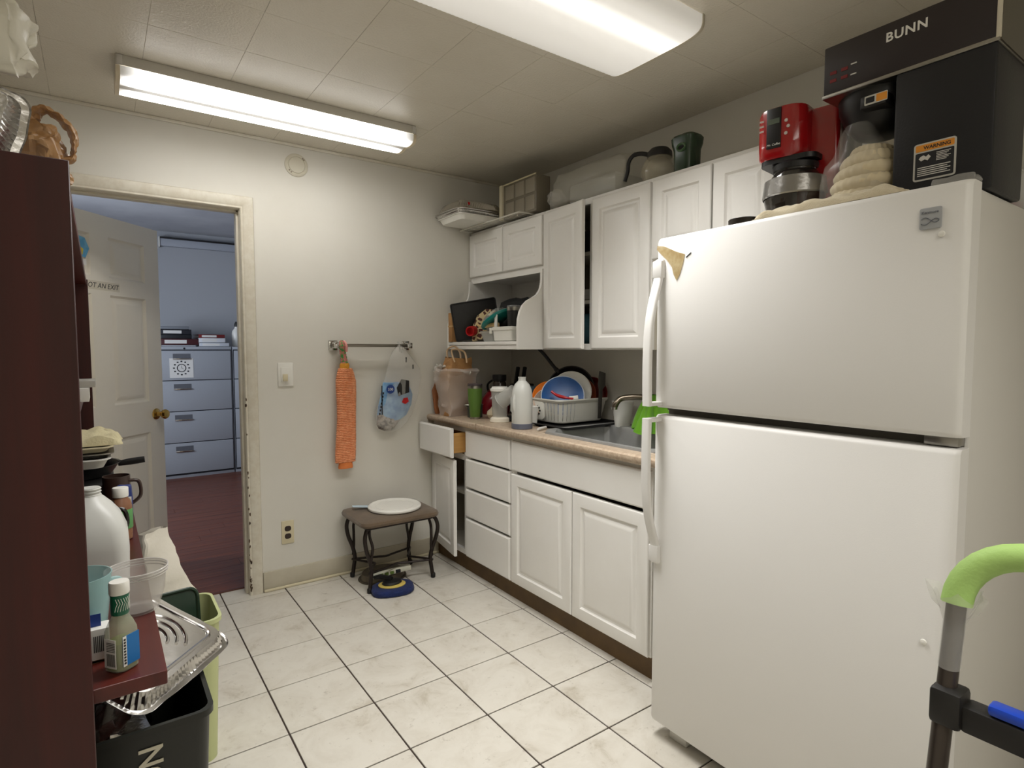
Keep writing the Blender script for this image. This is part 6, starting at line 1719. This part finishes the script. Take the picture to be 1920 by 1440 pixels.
# organiser box on edge
t = thing('organiser_box', 'clear grey compartment box with ivory end standing on the wire rack', 'organiser', (1.56, -.48, zf))
ox0, ox1, oy0, oy1, oh = 1.50, 1.60, -.72, -.405, .20
zz0 = zf
b = B(); box(b, ox0, ox1, oy0, oy1, zz0, zz0 + oh, .004); obj('case', b, mat('grey_clear_case', (128, 120, 104), .2, alpha=.80), t)
b = B(); box(b, ox0 - .012, ox1 + .004, oy1 - .001, oy1 + .03, zz0, zz0 + oh + .004, .004); obj('ivory_end', b, mat('ivory_end', (206, 198, 172), .45), t)
for k in range(3):
    for j in range(2):
        b = B(); y_ = oy1 - .025 - k * .098; z_ = zz0 + .012 + j * .094
        box(b, ox0 - .004, ox0 + .004, y_, y_ - .085, z_, z_ + .08, .003); obj('drawer_front', b, mat('compartment_grey', (150, 142, 126), .25, alpha=.9), t)
b = B(); tube(b, [(ox0 - .003, oy0, zz0 + oh), (ox0 - .003, oy1 + .02, zz0 + oh)], .004, 8); obj('top_bead', b, M_cream, t)
# big clear bag holding a clear box
t = thing('clear_bag', 'large clear plastic bag holding a clear box on the wall cabinets', 'bag', (1.65, -1.08, ZT))
b = B(); box(b, 1.53, 1.80, -.78, -1.34, ZT, ZT + .20, .06); subdiv(b, 3); crumple(b, .028, 7, 3, ZT); crumple(b, .012, 24, 5, ZT); obj('film', b, mat('cabinet_top_film', (220, 217, 206), .16, alpha=.34, spec=.9, bump=(30, 1.0)), t, angle=60)
b = B(); box(b, 1.56, 1.76, -.93, -1.26, ZT + .004, ZT + .105, .006); obj('clear_box', b, M_clear2, t)
b = B(); lathe(b, [(.02, 0), (.055, .03), (.05, .07), (.02, .10)], 18, c=(1.55, -.84, ZT + .004)); subdiv(b, 1); crumple(b, .02, 26, 6, ZT + .002); obj('twisted_end', b, M_bag, t, angle=40)
# glass carafe with black collar and handle
t = thing('glass_carafe', 'round glass coffee carafe with black handle on the wall cabinets', 'carafe', (1.58, -1.50, ZT))
c = (1.60, -1.495, ZT)
b = lathe(B(), [(.06, 0), (.072, .006), (.083, .04), (.078, .075), (.06, .105), (.05, .115)], 36, c=c); obj('glass', b, mat('carafe_glass', (196, 188, 166), .06, alpha=.45, spec=.8), t)
b = lathe(B(), [(.052, .108), (.056, .112), (.054, .135), (.04, .15), (.001, .153)], 32, c=c); obj('collar', b, M_black, t)
b = B(); tube(b, smooth_path([(1.575, -1.455, ZT + .13), (1.56, -1.42, ZT + .142), (1.548, -1.385, ZT + .140), (1.540, -1.365, ZT + .115), (1.538, -1.36, ZT + .07), (1.536, -1.345, ZT + .03)], 6), [.010] * 12 + [.009] * 19, 10); obj('handle', b, M_black, t)
# green canister with moulded opening
t = thing('green_canister', 'dark green moulded plastic holder standing beside the carafe', 'canister', (1.575, -1.69, ZT))
M_gr = mat('dark_green_plastic', (34, 56, 36), .25, spec=.6)
b = B(); rg3 = lambda w, d, z, dx_=0: [(1.575 + dx_ + u, -1.665 + v, ZT + z) for u, v in rrect(w, d, .025, 5)]
loft(b, [rg3(.085, .085, 0), rg3(.09, .09, .004), rg3(.092, .094, .09), rg3(.10, .108, .115), rg3(.104, .112, .14), rg3(.09, .10, .15)], True, True); obj('body', b, M_gr, t)
b = B(); tube(b, [FACE_X(1.527, -1.672, ZT + .095) @ Vector((.020 * math.cos(2 * PI * k / 24), .014 * math.sin(2 * PI * k / 24), .002)) for k in range(24)], .005, 8, closed=True); obj('rim_ring', b, mat('green_highlight', (66, 92, 62), .2), t)
b = B(); prism(b, [(.017 * math.cos(2 * PI * k / 24), .011 * math.sin(2 * PI * k / 24)) for k in range(24)], .002, FACE_X(1.529, -1.672, ZT + .095)); obj('opening', b, M_dark, t)
# ================================================================== tidy
for o in bpy.data.objects:
    if '_o' in o.keys(): del o['_o']
